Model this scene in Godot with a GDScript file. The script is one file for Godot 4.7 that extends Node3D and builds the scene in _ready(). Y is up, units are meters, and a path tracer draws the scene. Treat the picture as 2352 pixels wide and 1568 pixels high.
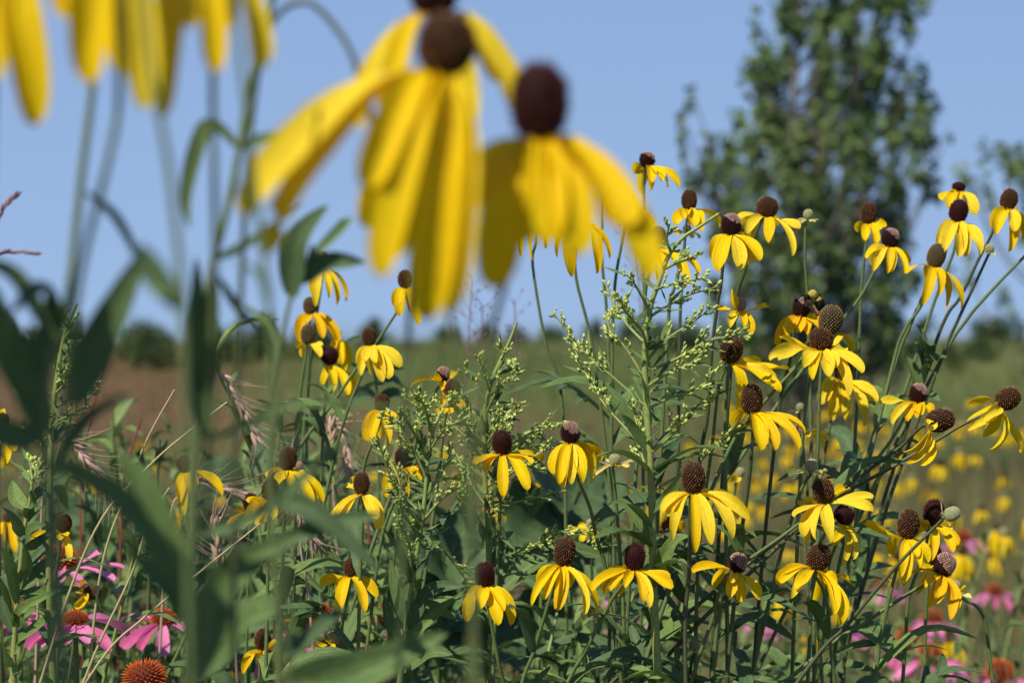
extends Node3D
# A prairie of grey-headed coneflowers in summer sun. Positions below are millimetres in the world: x right, y up from the ground, z towards the viewer.

class Shape:
	var v := PackedVector3Array()
	var n := PackedVector3Array()
	var u := PackedVector2Array()
	var c := PackedColorArray()
	var i := PackedInt32Array()
	func grid(p: PackedVector3Array, rows: int, cols: int, wrap := false, col := Color.WHITE, v0 := 0.0, v1 := 1.0) -> void:
		var o := v.size()
		for r in rows:
			var ra := mini(r + 1, rows - 1) * cols
			var rb := maxi(r - 1, 0) * cols
			for k in cols:
				var kn := (k + 1) % cols if wrap else mini(k + 1, cols - 1)
				var kp := (k - 1 + cols) % cols if wrap else maxi(k - 1, 0)
				var du := p[ra + k] - p[rb + k]
				var dv := p[r * cols + kn] - p[r * cols + kp]
				var m := dv.cross(du)
				n.append(m.normalized() if m.length() > 1e-14 else Vector3.UP)
				u.append(Vector2(float(k) / (cols - 1), lerpf(v0, v1, float(r) / (rows - 1))))
				c.append(col)
		v.append_array(p)
		var last := cols if wrap else cols - 1
		for r in rows - 1:
			for k in last:
				var a := o + r * cols + k
				var b := o + r * cols + (k + 1) % cols
				var d := a + cols
				var e := b + cols
				i.append_array([a, d, b, b, d, e])
	func tube(path: PackedVector3Array, r0: float, r1: float, sides := 6, col := Color.WHITE) -> void:
		var p := PackedVector3Array()
		var s := Vector3.RIGHT
		var m := path.size()
		for k in m:
			var t := (path[mini(k + 1, m - 1)] - path[maxi(k - 1, 0)]).normalized()
			if absf(t.dot(s)) > 0.95:
				s = Vector3.FORWARD
			s = (s - t * s.dot(t)).normalized()
			var b := t.cross(s)
			var r := lerpf(r0, r1, float(k) / (m - 1))
			for q in sides:
				var a := TAU * q / sides
				p.append(path[k] + (s * cos(a) + b * sin(a)) * r)
		grid(p, m, sides, true, col)
	func blob(at: Vector3, ax: Vector3, len: float, rad: float, col: Color, sides := 6, rings := 4) -> void:
		var p := PackedVector3Array()
		var s := ax.cross(Vector3(0.3, 0.2, 0.93)).normalized()
		var b := ax.cross(s)
		for r in rings + 1:
			var f := float(r) / rings
			var rr := rad * maxf(sin(PI * pow(f, 0.85)), 0.02)
			for q in sides:
				var a := TAU * q / sides
				p.append(at + ax * (len * f) + (s * cos(a) + b * sin(a)) * rr)
		grid(p, rings + 1, sides, true, col)
	func leaflet(at: Vector3, dir: Vector3, nrm: Vector3, len: float, wid: float, col: Color) -> void:
		var s := dir.cross(nrm).normalized() * wid * 0.5
		var o := v.size()
		var bend := nrm * wid * 0.18
		v.append_array([at, at + dir * len * 0.45 + s + bend, at + dir * len * 0.45 - s + bend, at + dir * len])
		var na := (s + bend).cross(dir).normalized()
		for k in 4:
			n.append(nrm)
			c.append(col)
		u.append_array([Vector2(0.5, 0), Vector2(1, 0.45), Vector2(0, 0.45), Vector2(0.5, 1)])
		i.append_array([o, o + 3, o + 1, o, o + 2, o + 3])
	func mesh() -> ArrayMesh:
		var a := []
		a.resize(Mesh.ARRAY_MAX)
		a[Mesh.ARRAY_VERTEX] = v
		a[Mesh.ARRAY_NORMAL] = n
		a[Mesh.ARRAY_TEX_UV] = u
		a[Mesh.ARRAY_COLOR] = c
		a[Mesh.ARRAY_INDEX] = i
		var m := ArrayMesh.new()
		m.add_surface_from_arrays(Mesh.PRIMITIVE_TRIANGLES, a)
		return m

const FLOWERS := [
	["yellow_coneflower","highest small yellow coneflower against open sky, pale tip on its dark cone","c",[90,1271,-1480],10.1,11.1,6,[89,1265,-1480,88,1258,-1484,88,1233,-1488,88,1212,-1492,89,1150,-1496,88,1035,-1500,86,897,-1504,82,632,-1513,78,322,-1523,73,0,-1534],[82,1262,-1489,87,1248,-1489,93,1251,-1498,92,1254,-1463,102,1251,-1462,110,1252,-1474,98,1255,-1462],9,2],
	["yellow_coneflower","half-hidden coneflower with pink cone behind the tip of the foreground petal","p",[62,1256,-1500],5.3,8.4,-10,[62,1253,-1500,61,1234,-1504,61,1204,-1508,64,1174,-1512,66,1135,-1516,69,1022,-1517,70,886,-1517,68,624,-1519,62,318,-1520,55,0,-1522],[67,1245,-1486,72,1242,-1484,57,1247,-1495,60,1263,-1508],7,2],
	["yellow_coneflower","yellow coneflower with round maroon cone just right of the big foreground petal","m",[75,1241,-1450],10.5,10.3,5,[75,1236,-1450,74,1225,-1454,69,1199,-1458,67,1179,-1462,66,1143,-1466,65,1029,-1468,64,891,-1470,65,629,-1474,66,320,-1479,68,0,-1484],[82,1232,-1425,68,1231,-1429,75,1221,-1426,91,1226,-1461,91,1215,-1427],8,2],
	["yellow_coneflower","yellow coneflower with tall oval brown cone above the goldenrod tip","b",[113,1240,-1420],9.9,14.3,0,[113,1233,-1420,111,1223,-1424,110,1207,-1428,104,1183,-1432,102,1177,-1436,100,1143,-1440,94,1029,-1441,90,891,-1441,87,629,-1442,87,320,-1444,89,0,-1445],[103,1223,-1400,112,1223,-1402,114,1222,-1401,133,1223,-1429,119,1219,-1401,108,1227,-1402],9.5,2],
	["yellow_coneflower","coneflower with olive brown cone left of the goldenrod tip, limp petals","o",[89,1213,-1360],10.7,15.3,8,[88,1206,-1360,87,1202,-1364,84,1191,-1368,82,1177,-1372,81,1137,-1376,74,1023,-1379,67,887,-1383,55,625,-1391,43,318,-1400,31,0,-1410],[78,1199,-1349,87,1184,-1336,91,1191,-1337,112,1190,-1349,105,1183,-1338,97,1197,-1336],8.5,2],
	["yellow_coneflower","bright coneflower with dark cone and pale pink cap on dark straight stem, before the tree","c",[131,1220,-1330],11.9,13.6,4,[130,1213,-1330,129,1207,-1334,127,1197,-1338,126,1184,-1342,124,1171,-1346,121,1143,-1350,119,1105,-1354,114,1073,-1358,104,966,-1361,96,837,-1365,93,590,-1372,95,300,-1380,100,0,-1388],[119,1199,-1323,121,1191,-1307,134,1192,-1308,141,1195,-1353,145,1197,-1307,146,1198,-1351],10.5,2],
	["yellow_coneflower","coneflower with round speckled brown cone and wide-spread petals, before the tree","b",[156,1232,-1360],13.1,13.3,12,[155,1226,-1360,153,1224,-1364,148,1211,-1368,143,1192,-1372,139,1178,-1376,137,1150,-1380,129,1035,-1384,123,897,-1388,118,632,-1397,116,322,-1406,117,0,-1417],[137,1223,-1350,141,1219,-1383,140,1214,-1336,148,1212,-1381,154,1209,-1337,173,1218,-1349,168,1201,-1338,164,1221,-1382],9,2],
	["coneflower_bud","cream bud with short spreading rays on bare thin stem, before the tree","u",[189,1231,-1420],6.4,7.0,0,[189,1228,-1420,188,1226,-1424,188,1203,-1428,190,1181,-1432,192,1129,-1436,194,1017,-1435,195,881,-1433,197,621,-1430,197,316,-1426,197,0,-1422],[182,1227,-1423,182,1226,-1413,184,1225,-1413,190,1226,-1413,193,1226,-1418,195,1227,-1418,188,1226,-1427],2.6,0],
	["yellow_coneflower","tiny pale coneflower head almost hidden behind the goldenrod tip","p",[118,1226,-1500],6.0,5.3,0,[118,1223,-1500,117,1220,-1504,116,1199,-1508,114,1157,-1512,113,1041,-1515,114,902,-1518,119,636,-1524,126,324,-1532,135,0,-1539],[110,1224,-1498,110,1222,-1496,126,1219,-1498,121,1219,-1492],4,0],
	["yellow_coneflower","coneflower with tall red-brown cone and few curled petals, right of the bare bud stem","b",[234,1234,-1460],10.4,14.9,0,[234,1227,-1460,234,1223,-1464,231,1191,-1468,230,1160,-1472,229,1115,-1476,223,1004,-1475,217,870,-1473,205,613,-1471,193,312,-1468,181,0,-1465],[228,1222,-1468,229,1215,-1443,235,1213,-1442,242,1224,-1443,239,1221,-1476],8.5,2],
	["yellow_coneflower","coneflower with spiky dark cone and pink cap, second from the right-hand cluster","c",[245,1217,-1440],11.2,13.2,14,[243,1211,-1440,241,1207,-1444,237,1198,-1448,228,1180,-1452,217,1165,-1456,204,1150,-1460,127,1035,-1463,69,897,-1466,19,632,-1472,-4,322,-1480,-7,0,-1488],[228,1203,-1431,232,1195,-1430,236,1200,-1461,239,1193,-1418,242,1194,-1419,250,1193,-1420,258,1200,-1450],7.5,2],
	["yellow_coneflower","small coneflower with short dark cone at the top of the right-hand cluster","m",[301,1254,-1500],8.8,6.9,0,[301,1251,-1500,302,1242,-1504,300,1214,-1508,293,1193,-1512,281,1157,-1516,246,1041,-1519,219,903,-1523,191,636,-1530,174,324,-1539,165,0,-1547],[289,1244,-1492,291,1238,-1481,298,1244,-1483,308,1234,-1483,311,1241,-1495],9,0],
	["yellow_coneflower","full coneflower with dark maroon cone in the middle of the right-hand cluster","m",[285,1233,-1420],11.9,15.3,12,[283,1226,-1420,281,1221,-1424,279,1211,-1428,276,1200,-1432,269,1187,-1436,257,1159,-1440,247,1130,-1444,215,1017,-1444,190,881,-1445,168,621,-1446,156,316,-1447,152,0,-1449],[270,1210,-1413,271,1206,-1396,280,1203,-1396,284,1203,-1397,293,1204,-1396,300,1216,-1443],10,2],
	["yellow_coneflower","coneflower with greenish brown honeycomb cone and ragged petals below the right-hand cluster","o",[267,1204,-1400],11.8,16.1,18,[265,1197,-1400,263,1191,-1404,259,1173,-1408,249,1157,-1412,241,1130,-1416,215,1017,-1413,198,881,-1410,188,622,-1404,190,316,-1397,200,0,-1390],[247,1192,-1393,254,1172,-1379,264,1190,-1421,264,1178,-1380,276,1170,-1422,280,1170,-1391],7.5,2],
	["yellow_coneflower","coneflower with smooth brown cone near the right edge, long slanting stem","b",[326,1243,-1460],11.3,14.9,14,[325,1236,-1460,321,1234,-1464,316,1220,-1468,309,1205,-1472,297,1179,-1476,289,1167,-1480,278,1136,-1484,242,1022,-1487,212,886,-1491,182,625,-1499,162,318,-1508,150,0,-1517],[313,1219,-1441,317,1225,-1470,325,1221,-1441,330,1233,-1454,322,1208,-1444,339,1218,-1480],9.5,2],
	["coneflower_bud","small green bud on a thin slanting stem near the right edge, in open sky","u",[309,1210,-1440],6.2,6.2,10,[309,1208,-1440,309,1206,-1444,301,1187,-1448,291,1164,-1452,280,1136,-1456,239,1023,-1454,206,886,-1452,173,625,-1447,150,318,-1442,137,0,-1436],[305,1210,-1442,312,1206,-1438,309,1206,-1435,306,1207,-1435],3,0],
	["yellow_coneflower","coneflower just past the right edge, only its leafy slanting stem in view","b",[346,1214,-1460],11.0,13.7,30,[343,1209,-1460,342,1210,-1464,338,1206,-1468,324,1191,-1472,311,1176,-1476,302,1164,-1480,285,1136,-1484,227,1022,-1485,182,886,-1486,139,625,-1489,114,318,-1492,103,0,-1495],[336,1198,-1449,355,1198,-1471,341,1194,-1438],8,3],
	["yellow_coneflower","coneflower with pinkish bud-like cone and six short narrow petals spread like a star","p",[136,1172,-1330],8.5,9.2,0,[136,1168,-1330,135,1165,-1334,132,1156,-1338,130,1126,-1342,129,1088,-1346,130,979,-1345,131,849,-1344,136,599,-1342,142,305,-1339,149,0,-1337],[131,1181,-1326,123,1169,-1336,129,1158,-1317,137,1158,-1316,141,1154,-1317,154,1171,-1337],6.8,0],
	["yellow_coneflower","coneflower with maroon cone that the bumblebee is feeding on","c",[177,1171,-1360],10.7,13.4,12,[176,1165,-1360,174,1164,-1364,171,1139,-1368,168,1126,-1372,164,1100,-1376,153,990,-1379,146,858,-1382,143,605,-1388,147,308,-1395,154,0,-1402],[163,1147,-1370,165,1151,-1351,166,1152,-1341,173,1155,-1340,178,1154,-1341,184,1158,-1342,174,1155,-1379],8.5,2],
	["coneflower_bud","smooth pale pink coneflower bud right behind the bumblebee","p",[190,1170,-1380],7.4,8.7,5,[190,1166,-1380,190,1165,-1384,189,1145,-1388,185,1119,-1392,182,1086,-1396,177,977,-1396,173,847,-1396,169,597,-1396,168,304,-1395,168,0,-1395],[183,1164,-1371,190,1164,-1371,186,1162,-1371],6,0],
	["yellow_coneflower","coneflower with large tan honeycomb cone, seed head leaning right behind another cone","o",[192,1163,-1340],14.8,18.4,10,[191,1154,-1340,190,1153,-1344,187,1132,-1348,186,1088,-1352,185,1056,-1356,181,950,-1359,175,824,-1363,167,581,-1370,158,296,-1378,150,0,-1387],[200,1153,-1349,207,1143,-1357,186,1150,-1358,192,1143,-1359],8,2],
	["yellow_coneflower","broad coneflower with white fluff on its dark cone and many twisted petals, below the bee","b",[179,1151,-1290],14.4,14.2,6,[178,1144,-1290,173,1143,-1294,161,1130,-1298,148,1115,-1302,136,1099,-1306,124,1078,-1310,81,970,-1309,52,841,-1307,33,593,-1304,34,302,-1300,47,0,-1297],[147,1139,-1267,154,1139,-1283,166,1135,-1266,155,1152,-1283,171,1128,-1265,180,1130,-1266,184,1135,-1268,193,1153,-1301,196,1145,-1313,192,1119,-1269,199,1132,-1267],9,2],
	["yellow_coneflower","coneflower with brown dome cone, petals all swept to the right, touching goldenrod buds","b",[129,1145,-1310],13.8,16.3,14,[127,1138,-1310,126,1134,-1314,122,1121,-1318,119,1089,-1322,115,1058,-1326,111,1014,-1330,109,913,-1330,109,791,-1330,116,558,-1331,127,284,-1331,140,0,-1331],[132,1106,-1299,154,1120,-1289,153,1127,-1303,162,1133,-1308,150,1136,-1331],9,2],
	["yellow_coneflower","large coneflower with tall dark red-brown cone and broad drooping petals, right of centre","b",[138,1117,-1280],12.5,18.0,0,[138,1108,-1280,139,1103,-1284,139,1091,-1288,138,1073,-1292,136,1054,-1296,133,1029,-1300,123,926,-1299,115,803,-1298,107,566,-1297,102,288,-1295,99,0,-1293],[130,1100,-1291,140,1088,-1257,148,1088,-1257,166,1097,-1265,161,1089,-1256,143,1097,-1304,151,1093,-1303],10.5,2],
	["yellow_coneflower","soft-focus coneflower with brown cone half covered by a long hanging petal","b",[217,1131,-1460],11.7,14.4,8,[216,1124,-1460,215,1121,-1464,210,1096,-1468,206,1069,-1472,204,1034,-1476,201,930,-1480,200,806,-1486,202,569,-1495,208,289,-1507,214,0,-1519],[212,1104,-1438,215,1098,-1435,235,1110,-1439,237,1106,-1450,227,1095,-1438,209,1098,-1454,202,1109,-1453],10,2],
	["coneflower_bud","small round green bud below the fluffy coneflower","u",[194,1106,-1500],6.1,6.5,0,[194,1103,-1500,194,1100,-1504,196,1081,-1508,197,1045,-1512,204,941,-1516,212,815,-1520,223,575,-1529,236,293,-1539,248,0,-1550],[187,1102,-1503,197,1102,-1498,191,1102,-1494],3,0],
	["yellow_coneflower","coneflower bud with striped grey-brown cone and narrow petals pointing right","p",[182,1096,-1400],7.4,8.7,-8,[183,1092,-1400,183,1088,-1404,185,1072,-1408,188,1046,-1412,196,941,-1410,202,815,-1407,208,575,-1401,211,293,-1394,211,0,-1387],[194,1084,-1386,200,1087,-1408,187,1090,-1387,175,1091,-1396],6,2],
	["yellow_coneflower","coneflower with smooth maroon cone and small pink tip, petals flared left, right side","c",[252,1118,-1380],11.0,13.2,8,[251,1112,-1380,248,1110,-1384,236,1088,-1388,222,1069,-1392,209,1051,-1396,196,1028,-1400,147,925,-1400,110,802,-1401,75,565,-1401,55,288,-1402,48,0,-1403],[227,1111,-1373,233,1099,-1362,242,1101,-1364,248,1103,-1363,259,1106,-1375,251,1105,-1363],7.5,2],
	["yellow_coneflower","coneflower tipped sideways with speckled tan-brown cone pointing right","b",[250,1104,-1300],13.7,17.7,76,[242,1102,-1300,241,1101,-1304,235,1095,-1308,229,1088,-1312,211,1074,-1316,194,1059,-1320,175,1044,-1324,73,940,-1326,-2,815,-1328,-60,574,-1331,-77,292,-1336,-66,0,-1340],[227,1086,-1293,233,1086,-1281,229,1080,-1294,235,1079,-1281,238,1101,-1280],7.5,2],
	["yellow_coneflower","coneflower leaning right at the right edge on a long slanting green stem","b",[294,1116,-1320],13.0,16.0,62,[287,1113,-1320,288,1110,-1324,270,1101,-1328,251,1089,-1332,227,1074,-1336,202,1060,-1340,173,1040,-1344,53,936,-1349,-38,811,-1355,-119,572,-1366,-159,291,-1380,-168,0,-1394],[273,1112,-1332,266,1098,-1299,272,1102,-1332,284,1093,-1343,275,1105,-1298,278,1087,-1297,303,1084,-1331],8,2],
	["yellow_coneflower","topmost coneflower behind the dark leaf on the left, olive cone in the sky","o",[-139,1209,-1620],10.9,13.9,3,[-139,1203,-1620,-139,1193,-1624,-144,1160,-1628,-149,1121,-1632,-151,1074,-1636,-150,966,-1641,-148,838,-1646,-142,591,-1656,-132,301,-1669,-122,0,-1681],[-142,1175,-1607,-146,1184,-1629,-132,1181,-1601,-127,1176,-1604,-122,1179,-1627],8,2],
	["yellow_coneflower","coneflower with dark olive cone, middle of the three stacked at the left","o",[-147,1176,-1620],10.3,13.4,0,[-147,1170,-1620,-148,1160,-1624,-149,1129,-1628,-153,1082,-1632,-162,974,-1632,-168,844,-1632,-175,595,-1632,-178,303,-1633,-180,0,-1633],[-153,1149,-1614,-148,1163,-1601,-128,1140,-1616,-126,1149,-1612,-136,1152,-1600],9,0],
	["yellow_coneflower","coneflower with dark olive cone, lowest of the three stacked at the left","o",[-142,1155,-1550],10.6,14.3,0,[-142,1148,-1550,-143,1146,-1554,-148,1115,-1558,-151,1077,-1562,-162,969,-1563,-170,840,-1564,-181,592,-1566,-190,302,-1568,-197,0,-1570],[-132,1139,-1532,-132,1147,-1545,-147,1139,-1559,-150,1145,-1559],7,0],
	["yellow_coneflower","small coneflower with pink thimble cone and drooping petals at the left","p",[-127,1155,-1620],6.1,8.7,0,[-127,1151,-1620,-126,1145,-1624,-127,1113,-1628,-131,1074,-1632,-139,967,-1634,-146,838,-1636,-152,591,-1640,-157,301,-1645,-159,0,-1651],[-121,1128,-1603,-123,1133,-1602,-121,1130,-1629,-129,1140,-1602],8,0],
	["yellow_coneflower","coneflower with broad dark cone under a long curling yellow petal, left","m",[-127,1140,-1550],12.3,13.3,18,[-129,1135,-1550,-129,1131,-1554,-130,1125,-1558,-132,1092,-1562,-134,1054,-1566,-135,949,-1564,-135,822,-1561,-131,580,-1556,-124,295,-1550,-116,0,-1544],[-132,1120,-1544,-124,1115,-1527,-111,1110,-1528,-109,1116,-1561,-113,1113,-1525],8,2],
	["yellow_coneflower","coneflower with brown cone standing alone on the skyline, left of centre","b",[-93,1153,-1450],9.5,12.4,0,[-93,1148,-1450,-94,1144,-1454,-99,1127,-1458,-108,1105,-1462,-115,1082,-1466,-122,1053,-1470,-144,948,-1467,-163,821,-1464,-182,579,-1458,-194,295,-1451,-202,0,-1444],[-97,1128,-1428,-94,1137,-1427,-87,1136,-1425,-83,1124,-1426,-73,1133,-1440,-79,1126,-1425,-93,1128,-1472,-99,1134,-1440],8.5,2],
	["yellow_coneflower","coneflower mostly hidden behind the large foreground petals, slanting pale stem","b",[-72,1192,-1500],10.1,13.0,0,[-72,1186,-1500,-73,1178,-1504,-92,1149,-1508,-106,1131,-1512,-125,1104,-1516,-147,1075,-1520,-213,968,-1519,-264,839,-1518,-309,592,-1517,-331,301,-1514,-336,0,-1512],[-62,1161,-1479,-78,1173,-1490,-75,1167,-1489,-68,1170,-1493],8,1],
	["yellow_coneflower","coneflower with pink thimble tip and one petal stretched far left, near the centre","k",[-44,1129,-1420],9.0,10.6,12,[-45,1125,-1420,-46,1122,-1424,-49,1118,-1428,-56,1107,-1432,-66,1083,-1436,-104,975,-1433,-133,845,-1430,-161,596,-1424,-176,303,-1417,-182,0,-1409],[-65,1120,-1428,-36,1131,-1429,-45,1119,-1404,-43,1115,-1404,-49,1128,-1402],6,2],
	["yellow_coneflower","coneflower with brown cone partly behind feathery goldenrod buds, near the centre","b",[-37,1120,-1380],10.1,14.3,12,[-38,1113,-1380,-40,1111,-1384,-43,1092,-1388,-47,1058,-1392,-61,952,-1391,-72,825,-1390,-86,582,-1387,-98,296,-1384,-107,0,-1382],[-47,1109,-1361,-43,1106,-1361,-38,1106,-1361,-38,1117,-1361,-31,1108,-1375,-46,1103,-1374],7.5,2],
	["yellow_coneflower","coneflower with red-brown cone and narrow curved petals left of the goldenrod","m",[-66,1079,-1360],11.0,12.9,0,[-66,1073,-1360,-67,1070,-1364,-72,1053,-1368,-80,1030,-1372,-86,991,-1376,-97,892,-1378,-105,773,-1381,-112,545,-1387,-115,278,-1393,-115,0,-1400],[-76,1055,-1353,-74,1059,-1371,-65,1053,-1338,-60,1067,-1339,-57,1064,-1350,-56,1071,-1371],7.5,2],
	["yellow_coneflower","coneflower whose cone is veiled by a blurred leaf, four hanging petals showing","b",[-83,1111,-1420],10.0,11.3,0,[-83,1106,-1420,-84,1099,-1424,-91,1082,-1428,-96,1066,-1432,-104,1018,-1436,-123,916,-1434,-139,794,-1432,-158,560,-1427,-173,285,-1422,-185,0,-1417],[-92,1087,-1410,-88,1086,-1395,-78,1084,-1398,-71,1085,-1413,-85,1087,-1441],8.5,2],
	["yellow_coneflower","coneflower with wide bell-like petals partly behind a dark blurred leaf, lower left of centre","b",[-88,1067,-1300],9.5,13.9,0,[-88,1061,-1300,-88,1060,-1304,-88,1042,-1308,-90,999,-1312,-92,899,-1315,-94,779,-1319,-95,549,-1326,-95,280,-1334,-94,0,-1343],[-104,1041,-1279,-98,1041,-1278,-78,1048,-1279,-78,1041,-1290,-95,1065,-1323],11,2],
	["yellow_coneflower","coneflower with dark brown cone and torn petals, upper of the left pair","b",[-134,1080,-1330],11.1,14.7,8,[-135,1074,-1330,-135,1071,-1334,-136,1065,-1338,-137,1053,-1342,-139,1007,-1346,-142,907,-1349,-143,786,-1353,-144,554,-1361,-144,282,-1370,-144,0,-1380],[-145,1069,-1323,-137,1066,-1308,-131,1064,-1308,-119,1050,-1310,-119,1051,-1341,-114,1054,-1324,-137,1045,-1353],8.5,2],
	["coneflower_bud","pink coneflower bud peeking out behind the upper of the left pair","p",[-134,1072,-1400],5.5,5.5,10,[-135,1070,-1400,-135,1068,-1404,-137,1047,-1408,-138,1000,-1412,-143,900,-1413,-148,780,-1415,-156,550,-1417,-165,280,-1421,-174,0,-1424],[-129,1069,-1404,-131,1068,-1393],4,0],
	["yellow_coneflower","coneflower with dark round cone, lower of the left pair","b",[-139,1065,-1280],10.1,13.7,5,[-139,1059,-1280,-139,1057,-1284,-141,1038,-1288,-142,1001,-1292,-144,901,-1292,-145,781,-1291,-144,551,-1291,-141,280,-1290,-137,0,-1289],[-150,1058,-1270,-150,1046,-1255,-141,1047,-1258,-136,1049,-1258,-135,1054,-1291,-144,1046,-1256],8,2],
	["yellow_coneflower","blurred dark-coned coneflower behind the lower of the left pair","m",[-176,1041,-1500],10.6,14.4,5,[-176,1034,-1500,-177,1032,-1504,-178,1012,-1508,-180,962,-1512,-181,866,-1512,-180,750,-1512,-177,529,-1512,-173,269,-1511,-167,0,-1511],[-185,1038,-1490,-186,1025,-1512,-191,1019,-1494,-175,1029,-1476],7,0],
	["yellow_coneflower","coneflower with smooth dark red cone and one long hanging petal at the left","s",[-209,1072,-1420],8.8,12.1,0,[-209,1066,-1420,-209,1061,-1424,-209,1039,-1428,-207,1019,-1432,-208,965,-1436,-211,868,-1440,-215,752,-1444,-221,531,-1453,-228,270,-1463,-234,0,-1473],[-206,1040,-1399,-201,1054,-1396,-202,1057,-1413,-185,1052,-1413,-209,1048,-1398],8,1],
	["yellow_coneflower","coneflower with almost black spiky cone behind a goldenrod spray","m",[-6,1089,-1340],11.7,15.6,0,[-6,1082,-1340,-6,1081,-1344,-7,1057,-1348,-9,1012,-1352,-13,911,-1353,-17,789,-1355,-24,557,-1358,-30,283,-1362,-36,0,-1365],[-22,1075,-1330,-15,1071,-1331,-5,1058,-1316,9,1062,-1315,18,1077,-1351,11,1077,-1319],8.5,2],
	["yellow_coneflower","bright coneflower with spiky bitten cone, skirt of broad petals, at the centre","c",[34,1097,-1300],11.1,13.7,0,[34,1090,-1300,35,1089,-1304,38,1072,-1308,46,1052,-1312,50,1034,-1316,55,1018,-1320,59,990,-1324,73,891,-1327,86,772,-1331,102,545,-1339,116,277,-1347,126,0,-1357],[24,1073,-1290,30,1066,-1278,27,1068,-1277,34,1068,-1277,40,1068,-1278,46,1066,-1311,51,1079,-1311],10.5,2],
	["coneflower_bud","cream coneflower bud with folded narrow petals left of the tall goldenrod stem","u",[60,1081,-1300],7.1,7.2,0,[60,1078,-1300,59,1076,-1304,60,1068,-1308,62,1047,-1312,64,1022,-1316,66,991,-1320,68,891,-1320,68,773,-1321,63,545,-1321,55,277,-1322,45,0,-1323],[48,1072,-1288,51,1080,-1297,53,1078,-1311,68,1077,-1296,75,1079,-1313,61,1078,-1289],4.5,1],
	["yellow_coneflower","small pale-headed coneflower behind a dark crossing stem, below the centre bloom","u",[55,1023,-1550],7.3,7.6,0,[55,1019,-1550,55,1016,-1554,56,984,-1558,58,947,-1562,65,852,-1561,72,738,-1559,84,521,-1556,95,265,-1553,106,0,-1549],[40,1018,-1544,48,1011,-1536,58,1012,-1537,67,1014,-1546,47,1022,-1557],6,0],
	["yellow_coneflower","coneflower with maroon spiky cone crowded behind the tall goldenrod stem","m",[99,1032,-1460],11.2,11.8,5,[98,1027,-1460,98,1025,-1464,96,1012,-1468,93,989,-1472,91,956,-1476,90,860,-1475,90,745,-1474,95,526,-1473,102,268,-1471,111,0,-1469],[90,1006,-1450,110,1021,-1436,108,1011,-1436,99,1046,-1454,112,1032,-1453,93,1022,-1472],8,2],
	["yellow_coneflower","coneflower with deep maroon cone, lowest in the middle, six narrow hanging petals","m",[-16,1014,-1300],11.7,15.1,0,[-16,1007,-1300,-16,1006,-1304,-15,1001,-1308,-12,983,-1312,-8,961,-1316,-5,948,-1320,-2,927,-1324,12,834,-1324,24,723,-1325,38,510,-1325,50,260,-1326,59,0,-1327],[-27,993,-1276,-26,987,-1293,-19,996,-1277,-8,987,-1279,-1,985,-1294,-5,995,-1278],8.5,2],
	["yellow_coneflower","coneflower half covered by dark blurred leaf, one petal curling left, lower left","b",[-96,1016,-1320],7.8,11.7,0,[-96,1010,-1320,-96,1008,-1324,-100,987,-1328,-102,977,-1332,-105,937,-1336,-113,843,-1334,-120,731,-1332,-132,515,-1328,-144,262,-1324,-155,0,-1319],[-112,1006,-1313,-101,989,-1299,-104,998,-1331,-86,992,-1297,-85,999,-1330,-80,999,-1313],8,2],
	["yellow_coneflower","small pale-budded coneflower low among the purple coneflowers","u",[-109,970,-1360],7.9,7.9,0,[-109,967,-1360,-110,963,-1364,-110,940,-1368,-111,912,-1372,-109,821,-1376,-106,712,-1381,-98,502,-1391,-88,255,-1403,-77,0,-1415],[-121,968,-1356,-119,964,-1348,-109,955,-1348,-98,961,-1355],6.5,0],
	["yellow_coneflower","dark-coned coneflower beside an orange cone at the bottom left","b",[-150,971,-1340],10.2,13.5,5,[-151,965,-1340,-152,963,-1344,-153,943,-1348,-154,916,-1352,-159,824,-1351,-165,714,-1350,-172,504,-1347,-180,256,-1344,-188,0,-1341],[-161,951,-1333,-147,958,-1315,-154,964,-1317,-140,971,-1330],7,2],
	["yellow_coneflower","coneflower with bald dark patch atop its tall brown cone and wavy petals, bottom centre","b",[30,1030,-1270],12.2,17.5,14,[28,1022,-1270,26,1018,-1274,21,1000,-1278,17,986,-1282,12,969,-1286,4,944,-1290,-13,850,-1293,-25,736,-1296,-29,519,-1302,-24,264,-1309,-12,0,-1317],[15,1011,-1264,11,1002,-1247,18,1005,-1249,24,1000,-1248,25,999,-1248,40,997,-1246,47,995,-1265,33,1007,-1291],7.5,2],
	["yellow_coneflower","coneflower with even maroon cone and petals spread like a skirt, beside the goldenrod stem","m",[70,1027,-1270],11.9,15.7,8,[69,1019,-1270,69,1016,-1274,65,1012,-1278,60,1005,-1282,55,996,-1286,41,968,-1290,30,946,-1294,-7,851,-1295,-34,738,-1296,-57,520,-1299,-68,265,-1302,-68,0,-1305],[45,1010,-1245,53,1003,-1291,55,1010,-1248,62,1002,-1293,63,1012,-1246,73,1004,-1248,77,1001,-1247,88,1014,-1263,89,1011,-1248],8,2],
	["yellow_coneflower","largest sharp coneflower with bronze-brown cone on a straight dark stem, right of goldenrod","b",[101,1074,-1240],13.3,18.3,0,[101,1066,-1240,100,1065,-1244,100,1060,-1248,100,1046,-1252,100,1019,-1256,98,984,-1260,100,886,-1258,104,768,-1255,113,541,-1249,125,276,-1242,138,0,-1235],[89,1040,-1231,84,1055,-1234,100,1034,-1218,109,1039,-1218,121,1041,-1227,130,1051,-1230,128,1049,-1264,87,1053,-1233],9,2],
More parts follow.
